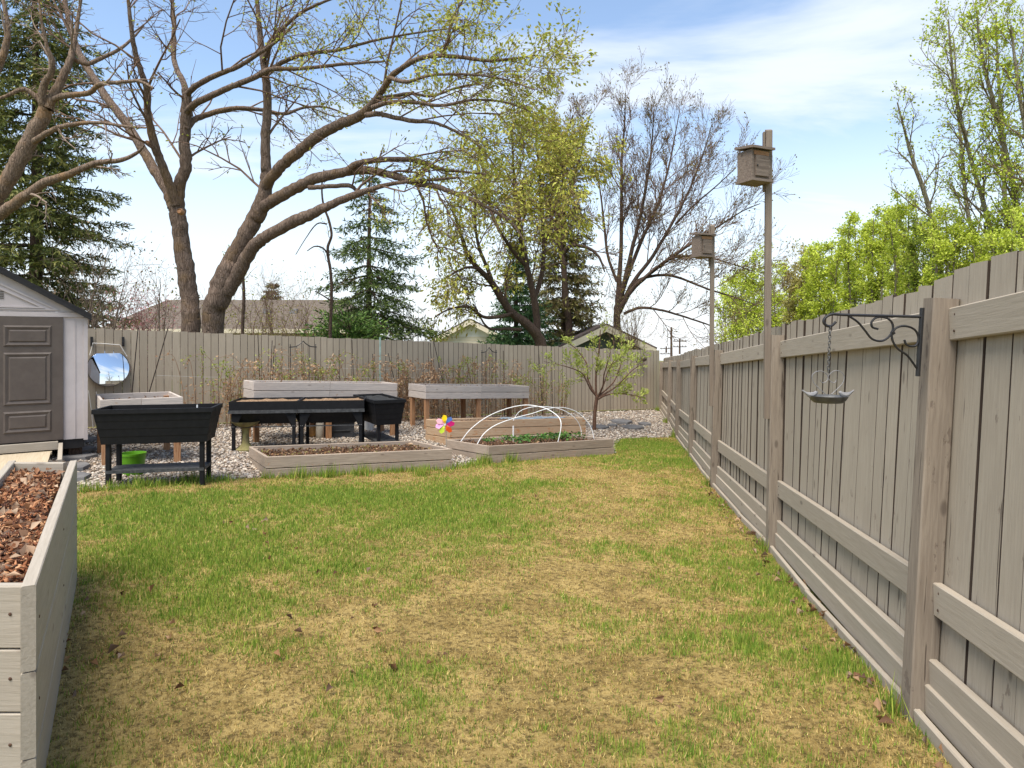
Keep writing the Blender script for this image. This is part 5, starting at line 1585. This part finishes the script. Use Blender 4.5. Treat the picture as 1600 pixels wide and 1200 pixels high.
# ------------------------------------------------------------------ willow, bare trees, saplings beyond the fence
YW = 24.0
CFG_W = dict(lev=3, kids=[7, 6], ratio=.6, ang=.7, wig=.18, up=[.02, -.05, -.12], L=2.3, rmin=.006, rmax=.035, lsp=.12, sup=.1, leafy=2, hang=-.6)
limbs = [
    px_limb([(852, 600, 24), (846, 540, 18), (830, 512, 15), (800, 489, 13), (782, 464, 12), (767, 440, 10), (745, 417, 8), (730, 395, 7), (718, 360, 5), (705, 320, 3)], YW, YW - 2, 1.2, .9, .4),
    px_limb([(840, 525, 12), (838, 490, 11), (832, 455, 10), (822, 410, 9), (812, 360, 8), (806, 310, 6), (802, 260, 4), (800, 200, 3)], YW, YW - .6, 1.8, 1.7, .25),
    px_limb([(834, 470, 8), (846, 430, 7), (850, 380, 6), (846, 320, 5), (842, 260, 4), (836, 200, 2)], YW, YW + 1.5, 1.8, 1.6, .2),
    px_limb([(770, 444, 7), (762, 420, 6), (748, 385, 5), (742, 340, 4), (745, 290, 3)], YW - 1.4, YW - 2.4, 1.5, 1.0, .2),
    px_limb([(826, 420, 7), (800, 390, 6), (775, 350, 5), (760, 300, 4), (752, 250, 3)], YW - .2, YW - 1.5, 1.6, 1.4, .2),
    px_limb([(800, 490, 6), (780, 495, 6), (755, 495, 5), (735, 480, 4), (705, 482, 3), (680, 495, 2)], YW - .8, YW - 1.8, 1.4, .9, .3),
    px_limb([(815, 515, 5), (790, 514, 5), (768, 514, 4), (756, 505, 3), (740, 475, 2)], YW - .5, YW - 1.3, 1.4, .8, .3),
    px_limb([(748, 420, 5), (728, 418, 4), (700, 432, 3), (690, 440, 2)], YW - 1.8, YW - 2.2, 1.2, .9, .2),
    px_limb([(850, 380, 5), (870, 340, 4), (878, 290, 3), (880, 240, 2)], YW + .8, YW + .2, 1.9, 4.2, .2),
]
WPAL = [(182, 184, 72), (164, 166, 62), (198, 196, 98), (140, 140, 58), (174, 156, 82)]
tree('willow_tree', 'yellow-green willow with a dark leaning trunk behind the back fence', (P(852, 600, YW).x, YW, .64 - fall(YW)), limbs, BARKD, CFG_W, dict(size=(.10, .20), pal=WPAL, aspect=.4))
YA = 31.0
CFG_A = dict(lev=3, kids=[9, 6], ratio=.55, ang=.6, wig=.12, up=[.10, .10, .08], L=2.5, rmin=.0055, rmax=.028, lsp=.05, sup=.35, leafy=1)
bare = dict(size=(.06, .11), pal=[(126, 104, 47.1), (112, 96, 40.9), (140, 128, 49.6)], aspect=.6)
limbs = [
    px_limb([(968, 620, 16.1), (966, 540, 12.4), (964, 500, 11.2), (966, 460, 8.7), (970, 400, 6.2), (971, 340, 5.6), (971, 290, 4.3), (972, 240, 3.7), (976, 190, 2.5), (977, 145, 1.2)], YA, YA, 1.3, .25, .5),
    px_limb([(966, 480, 8.7), (978, 430, 6.8), (990, 380, 6.2), (1000, 340, 5.0), (1010, 290, 3.7), (1018, 230, 2.5), (1022, 170, 1.2)], YA, YA - 1.5, 2.1, .25, .25),
    px_limb([(968, 470, 7.4), (985, 420, 6.2), (1005, 370, 5.6), (1028, 320, 4.3), (1045, 260, 3.1), (1055, 210, 1.9), (1062, 172, 1.2)], YA, YA + 1.5, 2.1, .25, .25),
    px_limb([(970, 480, 7.4), (990, 440, 6.2), (1020, 400, 5.6), (1055, 340, 4.3), (1080, 290, 3.1), (1102, 230, 1.9), (1112, 195, 1.2)], YA, YA - .5, 2.1, .25, .25),
    px_limb([(966, 490, 8.1), (985, 456, 7.4), (1010, 432, 6.2), (1045, 405, 5.6), (1085, 377, 4.3), (1125, 352, 3.1), (1160, 330, 1.9), (1188, 318, 1.2)], YA, YA - 3, 2.0, .25, .25),
    px_limb([(985, 450, 5.6), (1002, 436, 5.0), (1030, 430, 4.3), (1058, 433, 3.7), (1107, 452, 3.1), (1150, 465, 1.9), (1185, 478, 1.2)], YA, YA - 3, 1.9, .3, .2),
    px_limb([(975, 490, 5.0), (1000, 481, 4.3), (1030, 484, 3.7), (1060, 492, 3.1), (1100, 505, 2.5), (1118, 512, 1.2)], YA, YA - 2, 1.9, .3, .2),
    px_limb([(1010, 432, 3.7), (1045, 405, 3.7), (1090, 400, 3.1), (1130, 408, 1.9), (1180, 425, 1.2)], YA - 1, YA - 3, 1.9, .3, .15),
    px_limb([(964, 440, 5.0), (950, 400, 4.3), (944, 350, 3.7), (938, 300, 2.5), (930, 250, 1.2)], YA, YA + 1, 1.5, .25, .2),
    px_limb([(1055, 350, 3.1), (1085, 320, 2.5), (1120, 290, 1.9), (1150, 262, 1.2)], YA - .3, YA - 2, 2.1, .25, .15),
]
tree('bare_tree', 'leafless fan-shaped tree with fine twigs behind the green garage', (P(968, 600, YA).x, YA, .64 - fall(YA)), limbs, BARKD, CFG_A, bare)
YB2 = 29.0
CFG_B = dict(CFG_A); CFG_B.update(L=1.9, rmin=.0065)
limbs = [
    px_limb([(884, 620, 16), (888, 540, 12), (889, 505, 11), (884, 470, 10), (882, 430, 9), (878, 398, 9), (872, 372, 7), (870, 330, 6), (872, 280, 5), (880, 230, 4), (895, 180, 2)], YB2, YB2, 1.4, .4, .45),
    px_limb([(880, 400, 7), (888, 386, 7), (902, 384, 6), (920, 388, 5), (936, 402, 4), (945, 425, 2)], YB2, YB2 - 1, 1.5, .4, .2),
    px_limb([(872, 365, 6), (860, 330, 5), (868, 270, 4), (866, 210, 3), (860, 165, 2)], YB2, YB2 + 1, 1.6, .4, .2),
    px_limb([(873, 340, 6), (890, 300, 5), (905, 250, 4), (915, 205, 3), (922, 180, 2)], YB2, YB2 - 1, 1.6, .3, .2),
]
tree('bare_tree', 'smaller leafless tree with brownish twigs rising behind the willow', (P(884, 600, YB2).x, YB2, .64 - fall(YB2)), limbs, BARKD, CFG_B, bare)
# slender bare sapling left of the spruce
YS2 = 17.5
limbs = [px_limb([(517, 640, 5.9), (516, 520, 5.2), (518, 470, 5.2), (517, 430, 4.5), (512, 390, 4.5), (518, 368, 3.9), (514, 345, 3.9), (505, 318, 3.2), (503, 290, 2.6), (506, 265, 2.0)], YS2, YS2, .8, .3, .4),
         px_limb([(514, 400, 2.6), (505, 388, 2.6), (492, 385, 2.0), (480, 392, 1.3)], YS2, YS2 - .4, 1.2, .3, .2),
         px_limb([(511, 350, 2.6), (495, 350, 2.0), (478, 372, 1.3), (462, 398, 1.0)], YS2, YS2 - .3, .8, .3, .3),
         px_limb([(517, 470, 2.6), (505, 462, 2.0), (492, 455, 1.3)], YS2, YS2 - .3, 1.2, .3, .3)]
CFG_S = dict(CFG_BIG); CFG_S.update(L=.9, kids=[3, 2], rmax=.009)
tree('slender_tree', 'slender crooked bare tree just left of the open spruce', (P(517, 600, YS2).x, YS2, .64 - fall(YS2)), limbs, BARKD, CFG_S, LEAFY)
limbs = [px_limb([(380, 640, 6), (379, 520, 5), (381, 470, 5), (380, 430, 4), (378, 400, 2)], 20, 20, 2.0, .6, .35)]
tree('slender_tree', 'thin young bare tree right of the big double trunk', (P(380, 600, 20).x, 20, .64 - fall(20)), limbs, BARKD, CFG_S, LEAFY)
# leafless and blossoming shrubs between fence and houses
shrub('blossom_shrub', 'pink blossoming shrub behind the back fence by the big tree', 232, 17, 474, 46, [(196, 138, 138), (176, 116, 120), (150, 104, 98), (208, 164, 158)], 2600, (.03, .07), stems=16, sm=plain('red_twig', srgb(124, 84, 78), srgb(92, 62, 58), 9, .85, .15))
for i, (px, Y, pt, hw, n, lb) in enumerate([(150, 14.5, 375, 62, 500, 'tangled grey bare shrub rising behind the shed'), (262, 15.5, 420, 22, 160, 'thin arching bare shrub left of the big trunks'),
                                           (345, 22, 470, 30, 700, 'light green budding shrub between the big trunks and the house'), (425, 26, 430, 40, 500, 'sparse bare shrub in front of the brown house'),
                                           (470, 20, 455, 36, 900, 'budding yellow-green shrub left of the cedar'), (405, 24, 505, 40, 900, 'low green shrub along the fence in front of the brown house'),
                                           (640, 24, 500, 40, 700, 'leafy undergrowth beneath the open spruce'),
                                           (985, 26, 470, 42, 900, 'budding shrub standing beside the green garage roof')]):
    shrub('bare_shrub' if i in (0, 1, 3) else 'budding_shrub', lb, px, Y, pt, hw, [(148, 146, 74), (124, 122, 62), (160, 140, 92)] if i else [(150, 128, 104), (128, 108, 88)], n, (.04, .08), stems=14 if i != 1 else 5,
          sm=plain('pale_twig_%d' % i, srgb(136, 120, 104), srgb(104, 90, 78), 9, .85, .15) if i < 2 else TWIG, group='shrubs behind the back fence')

# ------------------------------------------------------------------ aspens and bushes beyond the right fence
APAL = [(188, 202, 66), (168, 186, 54), (206, 212, 96), (144, 162, 54)]
CFG_P = dict(lev=3, kids=[5, 4], ratio=.5, ang=.7, wig=.13, up=[.10, .05, .02], L=1.5, rmin=.004, rmax=.02, lsp=.07, sup=.2, leafy=1, hang=-.15, tmat=plain('aspen_twig', srgb(128, 112, 84), srgb(98, 84, 64), 9, .85, .15))
def aspen(trace, Y, dens, leafy, label, size=(.038, .075), L=1.4, pal=APAL, start=.15, Y1=None):
    cfg = dict(CFG_P); cfg['L'] = L
    b_ = P(trace[0][0], 600, Y); b_.z = .05 - fall(Y)
    tr_ = [(trace[0][0] + (trace[0][0] - trace[1][0]) * .2, CY + (H - b_.z + .05) * F / Y, trace[0][2] * 1.15)] + trace
    tree('aspen_tree', label, tuple(b_), [px_limb(tr_, Y, Y1 or Y, dens, leafy, start)], BARKA, cfg, dict(size=size, pal=pal, aspect=.75), group='aspens beyond the right fence', trunk_sides=8)
aspen([(1470, 420, 8), (1450, 320, 7), (1428, 255, 6), (1415, 210, 4), (1402, 160, 2)], 17, 3.0, .8, 'thin nearly bare aspen leaning left, leftmost of the tall aspens', L=1.5)
aspen([(1555, 420, 8), (1540, 330, 7), (1520, 260, 6), (1500, 180, 5), (1488, 110, 4), (1482, 30, 2)], 15, 3.4, 1.5, 'tall aspen leaning left over the fence, second of the tall aspens')
aspen([(1530, 420, 7), (1512, 330, 6), (1502, 230, 5), (1496, 150, 3), (1490, 60, 2)], 18, 3.2, 1.5, 'slim upright aspen between the leaning ones')
aspen([(1600, 420, 9), (1588, 320, 8), (1572, 240, 7), (1552, 160, 6), (1535, 90, 5), (1525, 10, 2)], 14, 3.6, 1.9, 'thick leafy aspen close to the right edge, leaning left')
aspen([(1575, 420, 7), (1570, 300, 6), (1566, 200, 5), (1560, 120, 4), (1556, 20, 2)], 19, 3.2, 1.8, 'straight aspen just inside the right edge')
aspen([(1635, 420, 9), (1622, 320, 8), (1606, 220, 7), (1590, 130, 5), (1580, 40, 3)], 13.5, 3.4, 2.0, 'aspen at the very right edge with branches reaching in')
aspen([(1690, 420, 10), (1680, 300, 9), (1660, 150, 7), (1650, 20, 4)], 14, 3.0, 1.2, 'aspen standing beyond the right edge', L=1.8)
for i, (px, Y, pt, hw, n, lb) in enumerate([
        (1590, 12.5, 330, 52, 5200, 'dense lime green bush above the fence at the right edge'), (1545, 14, 352, 42, 3800, 'lime green bush below the tall aspens'), (1500, 15, 340, 40, 4200, 'dense leafy bush right of the fence step'),
        (1450, 16, 345, 40, 4200, 'dark-shadowed leafy bush just left of the fence step'), (1410, 18, 305, 36, 4200, 'tall leafy bush above the iron bracket'), (1368, 20, 325, 30, 3400, 'upright leafy bush above the bracket hook'),
        (1335, 22, 335, 28, 3000, 'upright light green bush left of the bracket'), (1290, 25, 372, 34, 3000, 'feathery light green bush right of the nearer pole'), (1250, 28, 410, 34, 2200, 'thin brownish-green bush beside the nearer pole'),
        (1215, 34, 440, 34, 2600, 'rounded green bush behind the nearer pole'), (1180, 40, 405, 40, 3600, 'lime green bush between the two poles'), (1145, 48, 445, 36, 2600, 'yellow-green bush behind the farther pole'),
        (1240, 45, 405, 50, 2600, 'far pale bush line right of the nearer pole'), (1325, 30, 390, 46, 2600, 'pale bush behind the upright bushes'),
        (1268, 27, 385, 30, 2000, 'narrow lime green bush second to the right of the nearer pole'), (1472, 15, 325, 34, 2000, 'leafy young tree just right of the fence step'), (1395, 24, 330, 34, 2000, 'lime green bush seen between the bracket bushes'), (1160, 44, 430, 34, 2000, 'round lime bush at the foot of the farther pole')]):
    pal = [(200, 212, 74), (180, 196, 62), (216, 222, 108), (156, 172, 60)] if i not in (8, 12) else [(184, 176, 104), (168, 160, 88), (152, 142, 82)]
    if i in (3,): pal = [(132, 150, 50), (96, 114, 42), (160, 172, 62)]
    k = Y / 16
    zb_ = .05 - fall(Y)
    pb = CY + (H - zb_) * F / Y
    hm = hw * Y / F
    cfg = dict(CFG_P); cfg.update(L=max(.55, hm * .95), rmin=.0035 * k, rmax=.016 * k, lsp=.05 * k, kids=[5, 4] if Y < 30 else [5, 3])
    lim = []
    ns = 4 if Y < 26 else 3
    for q in range(ns):
        o1 = (q - (ns - 1) / 2) / ns * hw * 1.1
        tp = pt + (abs(o1) / hw) * (pb - pt) * .22 + random.uniform(-6, 14)
        lim.append(px_limb([(px + o1 * .3, pb, 5.5 / k ** .5), (px + o1 * .7 + random.uniform(-4, 4), pb + (tp - pb) * .45, 4.2 / k ** .5), (px + o1 + random.uniform(-5, 5), pb + (tp - pb) * .75, 3 / k ** .5), (px + o1 * 1.2 + random.uniform(-6, 6), tp, 1.0)],
                           Y + random.uniform(-.5, .5), Y + random.uniform(-.8, .8), 3.8 / k ** .6, 2.9, .22))
    tree('roadside_bush', lb, (P(px, 600, Y).x, Y, zb_), lim, BARKA, cfg, dict(size=(.034 * k ** .85, .070 * k ** .85), pal=pal, aspect=.7), group='bushes beyond the right fence', cat='bush', trunk_sides=6)

# ------------------------------------------------------------------ small fruit tree in the gravel
b = gp(930, 672)
YF = b.y
def fl(tr, y1, dens, leafy, st=.2): return px_limb([(a, b, w * .8) for a, b, w in tr], YF, YF + y1, dens, leafy, st)
limbs = [
    fl([(929, 676, 8), (929, 655, 7), (932, 625, 7), (934, 618, 7)], 0, 0, 0),
    fl([(932, 621, 5), (931, 600, 4), (932, 575, 4), (935, 555, 3), (937, 535, 3), (938, 515, 1.5)], .1, 3.4, 3.2),
    fl([(932, 620, 4), (924, 605, 3.5), (918, 590, 3), (917, 570, 3), (912, 560, 2.5), (900, 545, 2), (885, 533, 1.2)], .4, 3.4, 3.2),
    fl([(931, 618, 4), (922, 607, 3), (915, 592, 2.5), (908, 582, 2), (892, 575, 2), (870, 569, 1), (850, 565, .8)], -.5, 3.4, 3.4),
    fl([(935, 618, 4), (942, 602, 3), (944, 585, 2.5), (950, 565, 2), (954, 550, 1)], -.4, 3.4, 3.5),
    fl([(936, 618, 4), (948, 608, 3), (960, 595, 2.5), (968, 575, 2), (974, 558, 1)], .5, 3.4, 3.5),
    fl([(937, 620, 4), (960, 606, 3), (975, 592, 2), (990, 577, 1.5), (1008, 568, 1)], .1, 3.4, 3.2),
    fl([(934, 624, 4), (945, 618, 3.5), (960, 615, 3), (980, 616, 2), (1002, 621, 1)], -.4, 4.0, 4.0),
    fl([(938, 614, 3), (945, 596, 2.5), (950, 580, 2), (965, 556, 1.5), (985, 545, 1)], .7, 3.4, 3.2),
]
CFG_F = dict(lev=2, kids=[4], ratio=.6, ang=.75, wig=.15, up=[.06, .02], L=.55, rmin=.003, rmax=.008, lsp=.03, sup=.3, leafy=2)
tree('fruit_tree', 'small young fruit tree with pale green leaves in the gravel near the fence corner', tuple(b), limbs, plain('smooth_bark', srgb(112, 84, 66), srgb(84, 62, 50), 14, .8, .2, .3), CFG_F, dict(size=(.04, .085), pal=[(172, 182, 84), (152, 166, 70), (188, 192, 108)], aspect=.5), trunk_sides=8)

# ------------------------------------------------------------------ canes along the back fence
def cane_bush(px, label, n, hmin, hmax, green, off=.45, spread=.45, dry=1.0, group='cane bushes along the back fence'):
    b_ = bfp(px, 0, off); b_.z = g(b_.x, b_.y)
    r = root('cane_bush', tuple(b_), label, 'bush', group)
    paths, lp, ld, gp_, gd_ = [], [], [], [], []
    for i in range(n):
        s0 = uf * RNG.uniform(-spread, spread) + nf * RNG.uniform(-.12, .12)
        h = RNG.uniform(hmin, hmax)
        bend = uf * RNG.normal(0, .28) * h + nf * RNG.normal(-.05, .10)
        p, rr = cat_path([tuple(s0), tuple(s0 + bend * .25 + Vector((0, 0, h * .55))), tuple(s0 + bend * .7 + Vector((0, 0, h * .95))), tuple(s0 + bend * 1.25 + Vector((0, 0, h * RNG.uniform(.85, 1.0))))], [.007, .0055, .004, .002], 5)
        paths.append((p + np.array(b_), rr))
        isg = RNG.random() < green
        for k in range(3, len(p)):
            d_ = norm(p[k] - p[k - 1])
            m = RNG.poisson(3.2 if isg else 2.2 * dry)
            for _ in range(m):
                (gp_ if isg else lp).append(p[k] + RNG.normal(0, .035, 3)); (gd_ if isg else ld).append(d_ + RNG.normal(0, .6, 3))
    for i in range(int(60 * dry)):
        q = uf * RNG.normal(0, spread * .8) + nf * RNG.uniform(-.2, .15)
        h = RNG.uniform(.05, hmax * .55)
        a_ = q + Vector((0, 0, h)); b2 = a_ + Vector((RNG.normal(0, .12), RNG.normal(0, .06), RNG.normal(.02, .14)))
        paths.append((np.array([tuple(a_), tuple((a_ + b2) / 2 + Vector((0, 0, .02))), tuple(b2)]) + np.array(b_), np.array((.003, .003, .002))))
        for _ in range(3): lp.append(np.array(tuple(a_)) + RNG.normal(0, .07, 3)); ld.append(RNG.normal(0, 1, 3))
    wood_part('canes', paths, 4, CANE, r)
    if lp: leaf_quads('dry_leaves', np.array(lp), (.03, .07), [(196, 162, 126), (174, 138, 104), (212, 182, 146), (156, 122, 92)], LEAF, r, dirs=np.array(ld), aspect=.55, curl=.6)
    if gp_: leaf_quads('leaves', np.array(gp_), (.03, .06), [(148, 160, 72), (122, 138, 58), (168, 176, 92)], LEAF, r, dirs=np.array(gd_), aspect=.55)
for i, (px, n, h0, h1, gr_, dry, lb) in enumerate([
        (322, 6, .7, 1.45, .5, .5, 'arching budding rose canes left of the long whitewashed planter'), (352, 9, .6, 1.3, .3, 1.0, 'dry cane bush at the left end of the long whitewashed planter'),
        (400, 12, .9, 1.6, .45, .9, 'cane bush left of the larger trellis'), (452, 14, .9, 1.55, .4, 1.2, 'cane bush growing through the larger trellis'), (505, 12, .9, 1.55, .4, .9, 'cane bush right of the larger trellis'),
        (555, 11, .9, 1.5, .5, .9, 'cane bush left of the pale green post'), (608, 14, .8, 1.5, .1, 1.6, 'dense dry brown canes in the gap between the two whitewashed planters'), (640, 13, .8, 1.4, .1, 1.6, 'dry brown canes at the left end of the raised planter on legs'),
        (685, 14, .9, 1.5, .25, 1.4, 'brown cane bush behind the raised planter on legs, left half'), (730, 12, .9, 1.55, .4, 1.2, 'cane bush left of the smaller trellis'), (775, 12, .8, 1.5, .5, 1.0, 'cane bush right of the smaller trellis'),
        (815, 9, .8, 1.5, .8, .5, 'green budding canes at the right end of the raised planter on legs'), (850, 8, .5, 1.2, .8, .3, 'green cane bush left of the small fruit tree')]):
    cane_bush(px, lb, int(n * 1.25), h0, h1, gr_, dry=dry * .95, spread=.40)

# ------------------------------------------------------------------ houses behind
def shingle(name, c1, c2):
    t = NT(name)
    v = t.coords('Object', (1, 1, 1), rand=False)
    br2 = t.node('ShaderNodeTexBrick')
    t.l.new(v, br2.inputs['Vector'])
    br2.inputs['Color1'].default_value = c1; br2.inputs['Color2'].default_value = c2
    br2.inputs['Mortar'].default_value = tuple(x * .6 for x in c2[:3]) + (1,)
    br2.inputs['Scale'].default_value = 3.0; br2.inputs['Mortar Size'].default_value = .02
    n = t.noise(v, 2.0, 5)
    return t.fin(t.mix(t.mul(n, .4), br2.outputs[0], c2), .9, .15)
ROOF_B = shingle('brown_shingle', srgb(118, 108, 97), srgb(98, 88, 78))
ROOF_D = shingle('dark_shingle', srgb(112, 100, 94), srgb(88, 78, 74))
CREAM = plain('cream_siding', srgb(206, 196, 176), srgb(196, 186, 166), 3, .7, .3)
GLASS = plain('window_glass', (.02, .022, .025, 1), (.03, .032, .036, 1), 2, .08, .5)
TRIM = plain('cream_trim', srgb(214, 202, 178), srgb(204, 192, 168), 4, .6, .3)
GREENSIDE = plain('grey_green_paint', srgb(92, 100, 88), srgb(82, 90, 80), 4, .7, .3)
def obox(r, name, lo, hi, m, parent=None): return MB().box(lo, hi).build(name, m, parent or r)
def quad_slab(r, name, pts, th, m):
    pts = [Vector(p) for p in pts]
    nn = (pts[1] - pts[0]).cross(pts[2] - pts[0]).normalized() * th
    return MB().hull([p - nn for p in pts], pts).build(name, m, r)
# brown-roofed bungalow
Yh = 36.0
hx0, hx1 = P(150, 600, Yh).x, P(560, 600, Yh).x
r = root('bungalow', ((hx0 + hx1) / 2, Yh, GB), 'low bungalow with brown shingle roof seen behind the big tree', 'house')
hw = (hx1 - hx0) / 2
ze = P(300, 514, Yh).z - GB; zr = P(300, 468, Yh + 4).z - GB
obox(r, 'wall', (-hw + .5, .6, -.3), (hw - .5, 8, ze), CREAM)
quad_slab(r, 'roof', [(-hw, 0, ze), (hw, 0, ze), (hw - 1.6, 4.3, zr), (-hw + 1.6, 4.3, zr)], .12, ROOF_B)
quad_slab(r, 'roof', [(hw, 8.6, ze), (-hw, 8.6, ze), (-hw + 1.6, 4.3, zr), (hw - 1.6, 4.3, zr)], .12, ROOF_B)
MB().hull([(-hw, 0, ze - .02), (-hw + 1.6, 4.3, ze), (-hw, 8.6, ze - .02)], [(-hw, .01, ze), (-hw + 1.6, 4.3, zr - .03), (-hw, 8.59, ze)]).build('hip', ROOF_B, r)
MB().hull([(hw, 0, ze - .02), (hw, 8.6, ze - .02), (hw - 1.6, 4.3, ze)], [(hw, .01, ze), (hw, 8.59, ze), (hw - 1.6, 4.3, zr - .03)]).build('hip', ROOF_B, r)
obox(r, 'fascia', (-hw - .02, -.06, ze - .22), (hw + .02, -.01, ze - .0), TRIM)
for px0, px1 in ((412, 430), (436, 466), (236, 262), (505, 530)):
    a_, b_ = P(px0, 600, Yh + .6).x - r.location.x, P(px1, 600, Yh + .6).x - r.location.x
    w_ = obox(r, 'window', (a_, .54, ze - 1.25), (b_, .595, ze - .30), TRIM)
    obox(r, 'pane', (a_ + .06, .52, ze - 1.19), (b_ - .06, .535, ze - .36), GLASS, w_)
for px in (410, 452):
    p = P(px, 488, Yh + 1.5); k = (p.z - GB - ze) / (zr - ze)
    obox(r, 'roof_vent', (p.x - r.location.x - .2, 4.3 * k - .15, p.z - GB - .1), (p.x - r.location.x + .2, 4.3 * k + .2, p.z - GB + .22), PALEMETAL)
# pale gabled house
Yg = 44.0
cxg = P(735, 600, Yg).x
r = root('gabled_house', (cxg, Yg, GB), 'pale house gable with white siding between the spruce and the willow', 'house')
zl, za = P(676, 531, Yg).z - GB, P(735, 500, Yg).z - GB
wl_ = cxg - P(676, 600, Yg).x
MB().hull([(-wl_ + .4, 0, -.3), (wl_ - .4, 0, -.3), (wl_ - .4, 0, zl + .1), (0, 0, za - .18), (-wl_ + .4, 0, zl + .1)], [(-wl_ + .4, 9, -.3), (wl_ - .4, 9, -.3), (wl_ - .4, 9, zl + .1), (0, 9, za - .18), (-wl_ + .4, 9, zl + .1)]).build('wall', plain('white_siding', srgb(232, 228, 218), srgb(220, 216, 206), 3, .7, .3), r)
quad_slab(r, 'roof', [(-wl_, -.5, zl), (0, -.5, za), (0, 9.5, za), (-wl_, 9.5, zl)], -.10, ROOF_D)
quad_slab(r, 'roof', [(0, -.5, za), (wl_, -.5, zl), (wl_, 9.5, zl), (0, 9.5, za)], -.10, ROOF_D)
for sx in (-1, 1):
    MB().hull([(0, -.56, za - .28), (sx * wl_, -.56, zl - .28), (sx * wl_, -.56, zl + .02), (0, -.56, za + .02)][::sx], [(0, -.51, za - .28), (sx * wl_, -.51, zl - .28), (sx * wl_, -.51, zl + .02), (0, -.51, za + .02)][::sx]).build('bargeboard', TRIM, r)
for k in range(9):
    z_ = zl - 1.2 + k * .16
    obox(r, 'siding_board', (-wl_ + .5, -.02, z_), (wl_ - .5, -.002, z_ + .13), r.children[0].data.materials[0])
# green garage just behind the fence corner
Yc = 27.0
cxg = P(945, 600, Yc).x
r = root('garage', (cxg, Yc, GB), 'dark green garage gable with cream bargeboards behind the fence corner', 'garage')
zl, za = P(873, 541, Yc).z - GB, P(943, 509, Yc).z - GB
wl_ = (P(1024, 600, Yc).x - P(870, 600, Yc).x) / 2
zl = P(1022, 546, Yc).z - GB
MB().hull([(-wl_ + .35, 0, -.3), (wl_ - .35, 0, -.3), (wl_ - .35, 0, zl + .1), (0, 0, za - .14), (-wl_ + .35, 0, zl + .1)], [(-wl_ + .35, 6, -.3), (wl_ - .35, 6, -.3), (wl_ - .35, 6, zl + .1), (0, 6, za - .14), (-wl_ + .35, 6, zl + .1)]).build('wall', GREENSIDE, r)
quad_slab(r, 'roof', [(-wl_, -.45, zl), (0, -.45, za), (0, 6.4, za), (-wl_, 6.4, zl)], -.09, ROOF_D)
quad_slab(r, 'roof', [(0, -.45, za), (wl_, -.45, zl), (wl_, 6.4, zl), (0, 6.4, za)], -.09, ROOF_D)
for sx in (-1, 1):
    MB().hull([(0, -.51, za - .24), (sx * wl_, -.51, zl - .24), (sx * wl_, -.51, zl + .02), (0, -.51, za + .02)][::sx], [(0, -.46, za - .24), (sx * wl_, -.46, zl - .24), (sx * wl_, -.46, zl + .02), (0, -.46, za + .02)][::sx]).build('bargeboard', TRIM, r)
for k in range(7):
    z_ = zl - .8 + k * .17
    hw_ = wl_ - .4 if z_ + .15 < zl + .08 else max(.1, (wl_ - .4) * (za - .3 - z_ - .15) / (za - zl))
    obox(r, 'siding_board', (-hw_, -.025, z_), (hw_, -.002, z_ + .15), GREENSIDE)
# utility poles far down the lane
for px, pt, Y, arm, lb in ((1049, 511, 90, 0, 'tallest thin utility pole far away beyond the fence corner'), (1062, 529, 110, 1, 'utility pole with two crossarms far away beyond the fence corner'), (1041, 541, 120, 1, 'short distant utility pole nearest the garage')):
    b_ = P(px, 600, Y); b_.z = GB
    r = root('utility_pole', tuple(b_), lb, 'pole', 'utility poles')
    h = P(px, pt, Y).z - GB
    MB().tube([(0, 0, -.3), (0, 0, h)], [.17, .12], 8).build('shaft', BARKD, r)
    if arm:
        for k, z_ in enumerate((h - .5, h - 1.4)):
            MB().box((-1.1, -.16, z_), (1.1, -.12, z_ + .14)).build('crossarm', BARKD, r)
            for x_ in (-.95, -.4, .4, .95): MB().tube([(x_, -.14, z_ + .14), (x_, -.14, z_ + .32)], .05, 6).build('insulator', GREYMETAL, r)
# tree behind the camera that the mirror picks up
def yt(x, y, z): return Vector((9.3 + x, -6.2 + y, z))
limbs = [([yt(0, 0, -.1), yt(-.1, 0, 2), yt(.1, -.2, 4.5), yt(-.3, -.5, 9)], [.2, .16, .11, .03], 2.4, .8, .2),
         ([yt(-.05, 0, 1.8), yt(-1.3, -.3, 4.0), yt(-2.5, -.5, 6.2)], [.1, .07, .02], 2.4, .8, .2),
         ([yt(0, 0, 2.6), yt(1.3, .2, 4.4), yt(2.5, .4, 6.8)], [.1, .07, .02], 2.4, .8, .2)]
tree('yard_tree', 'bare tree reflected in the round mirror', (9.3, -6.2, 0), limbs, BARK2, CFG_BIG, LEAFY)
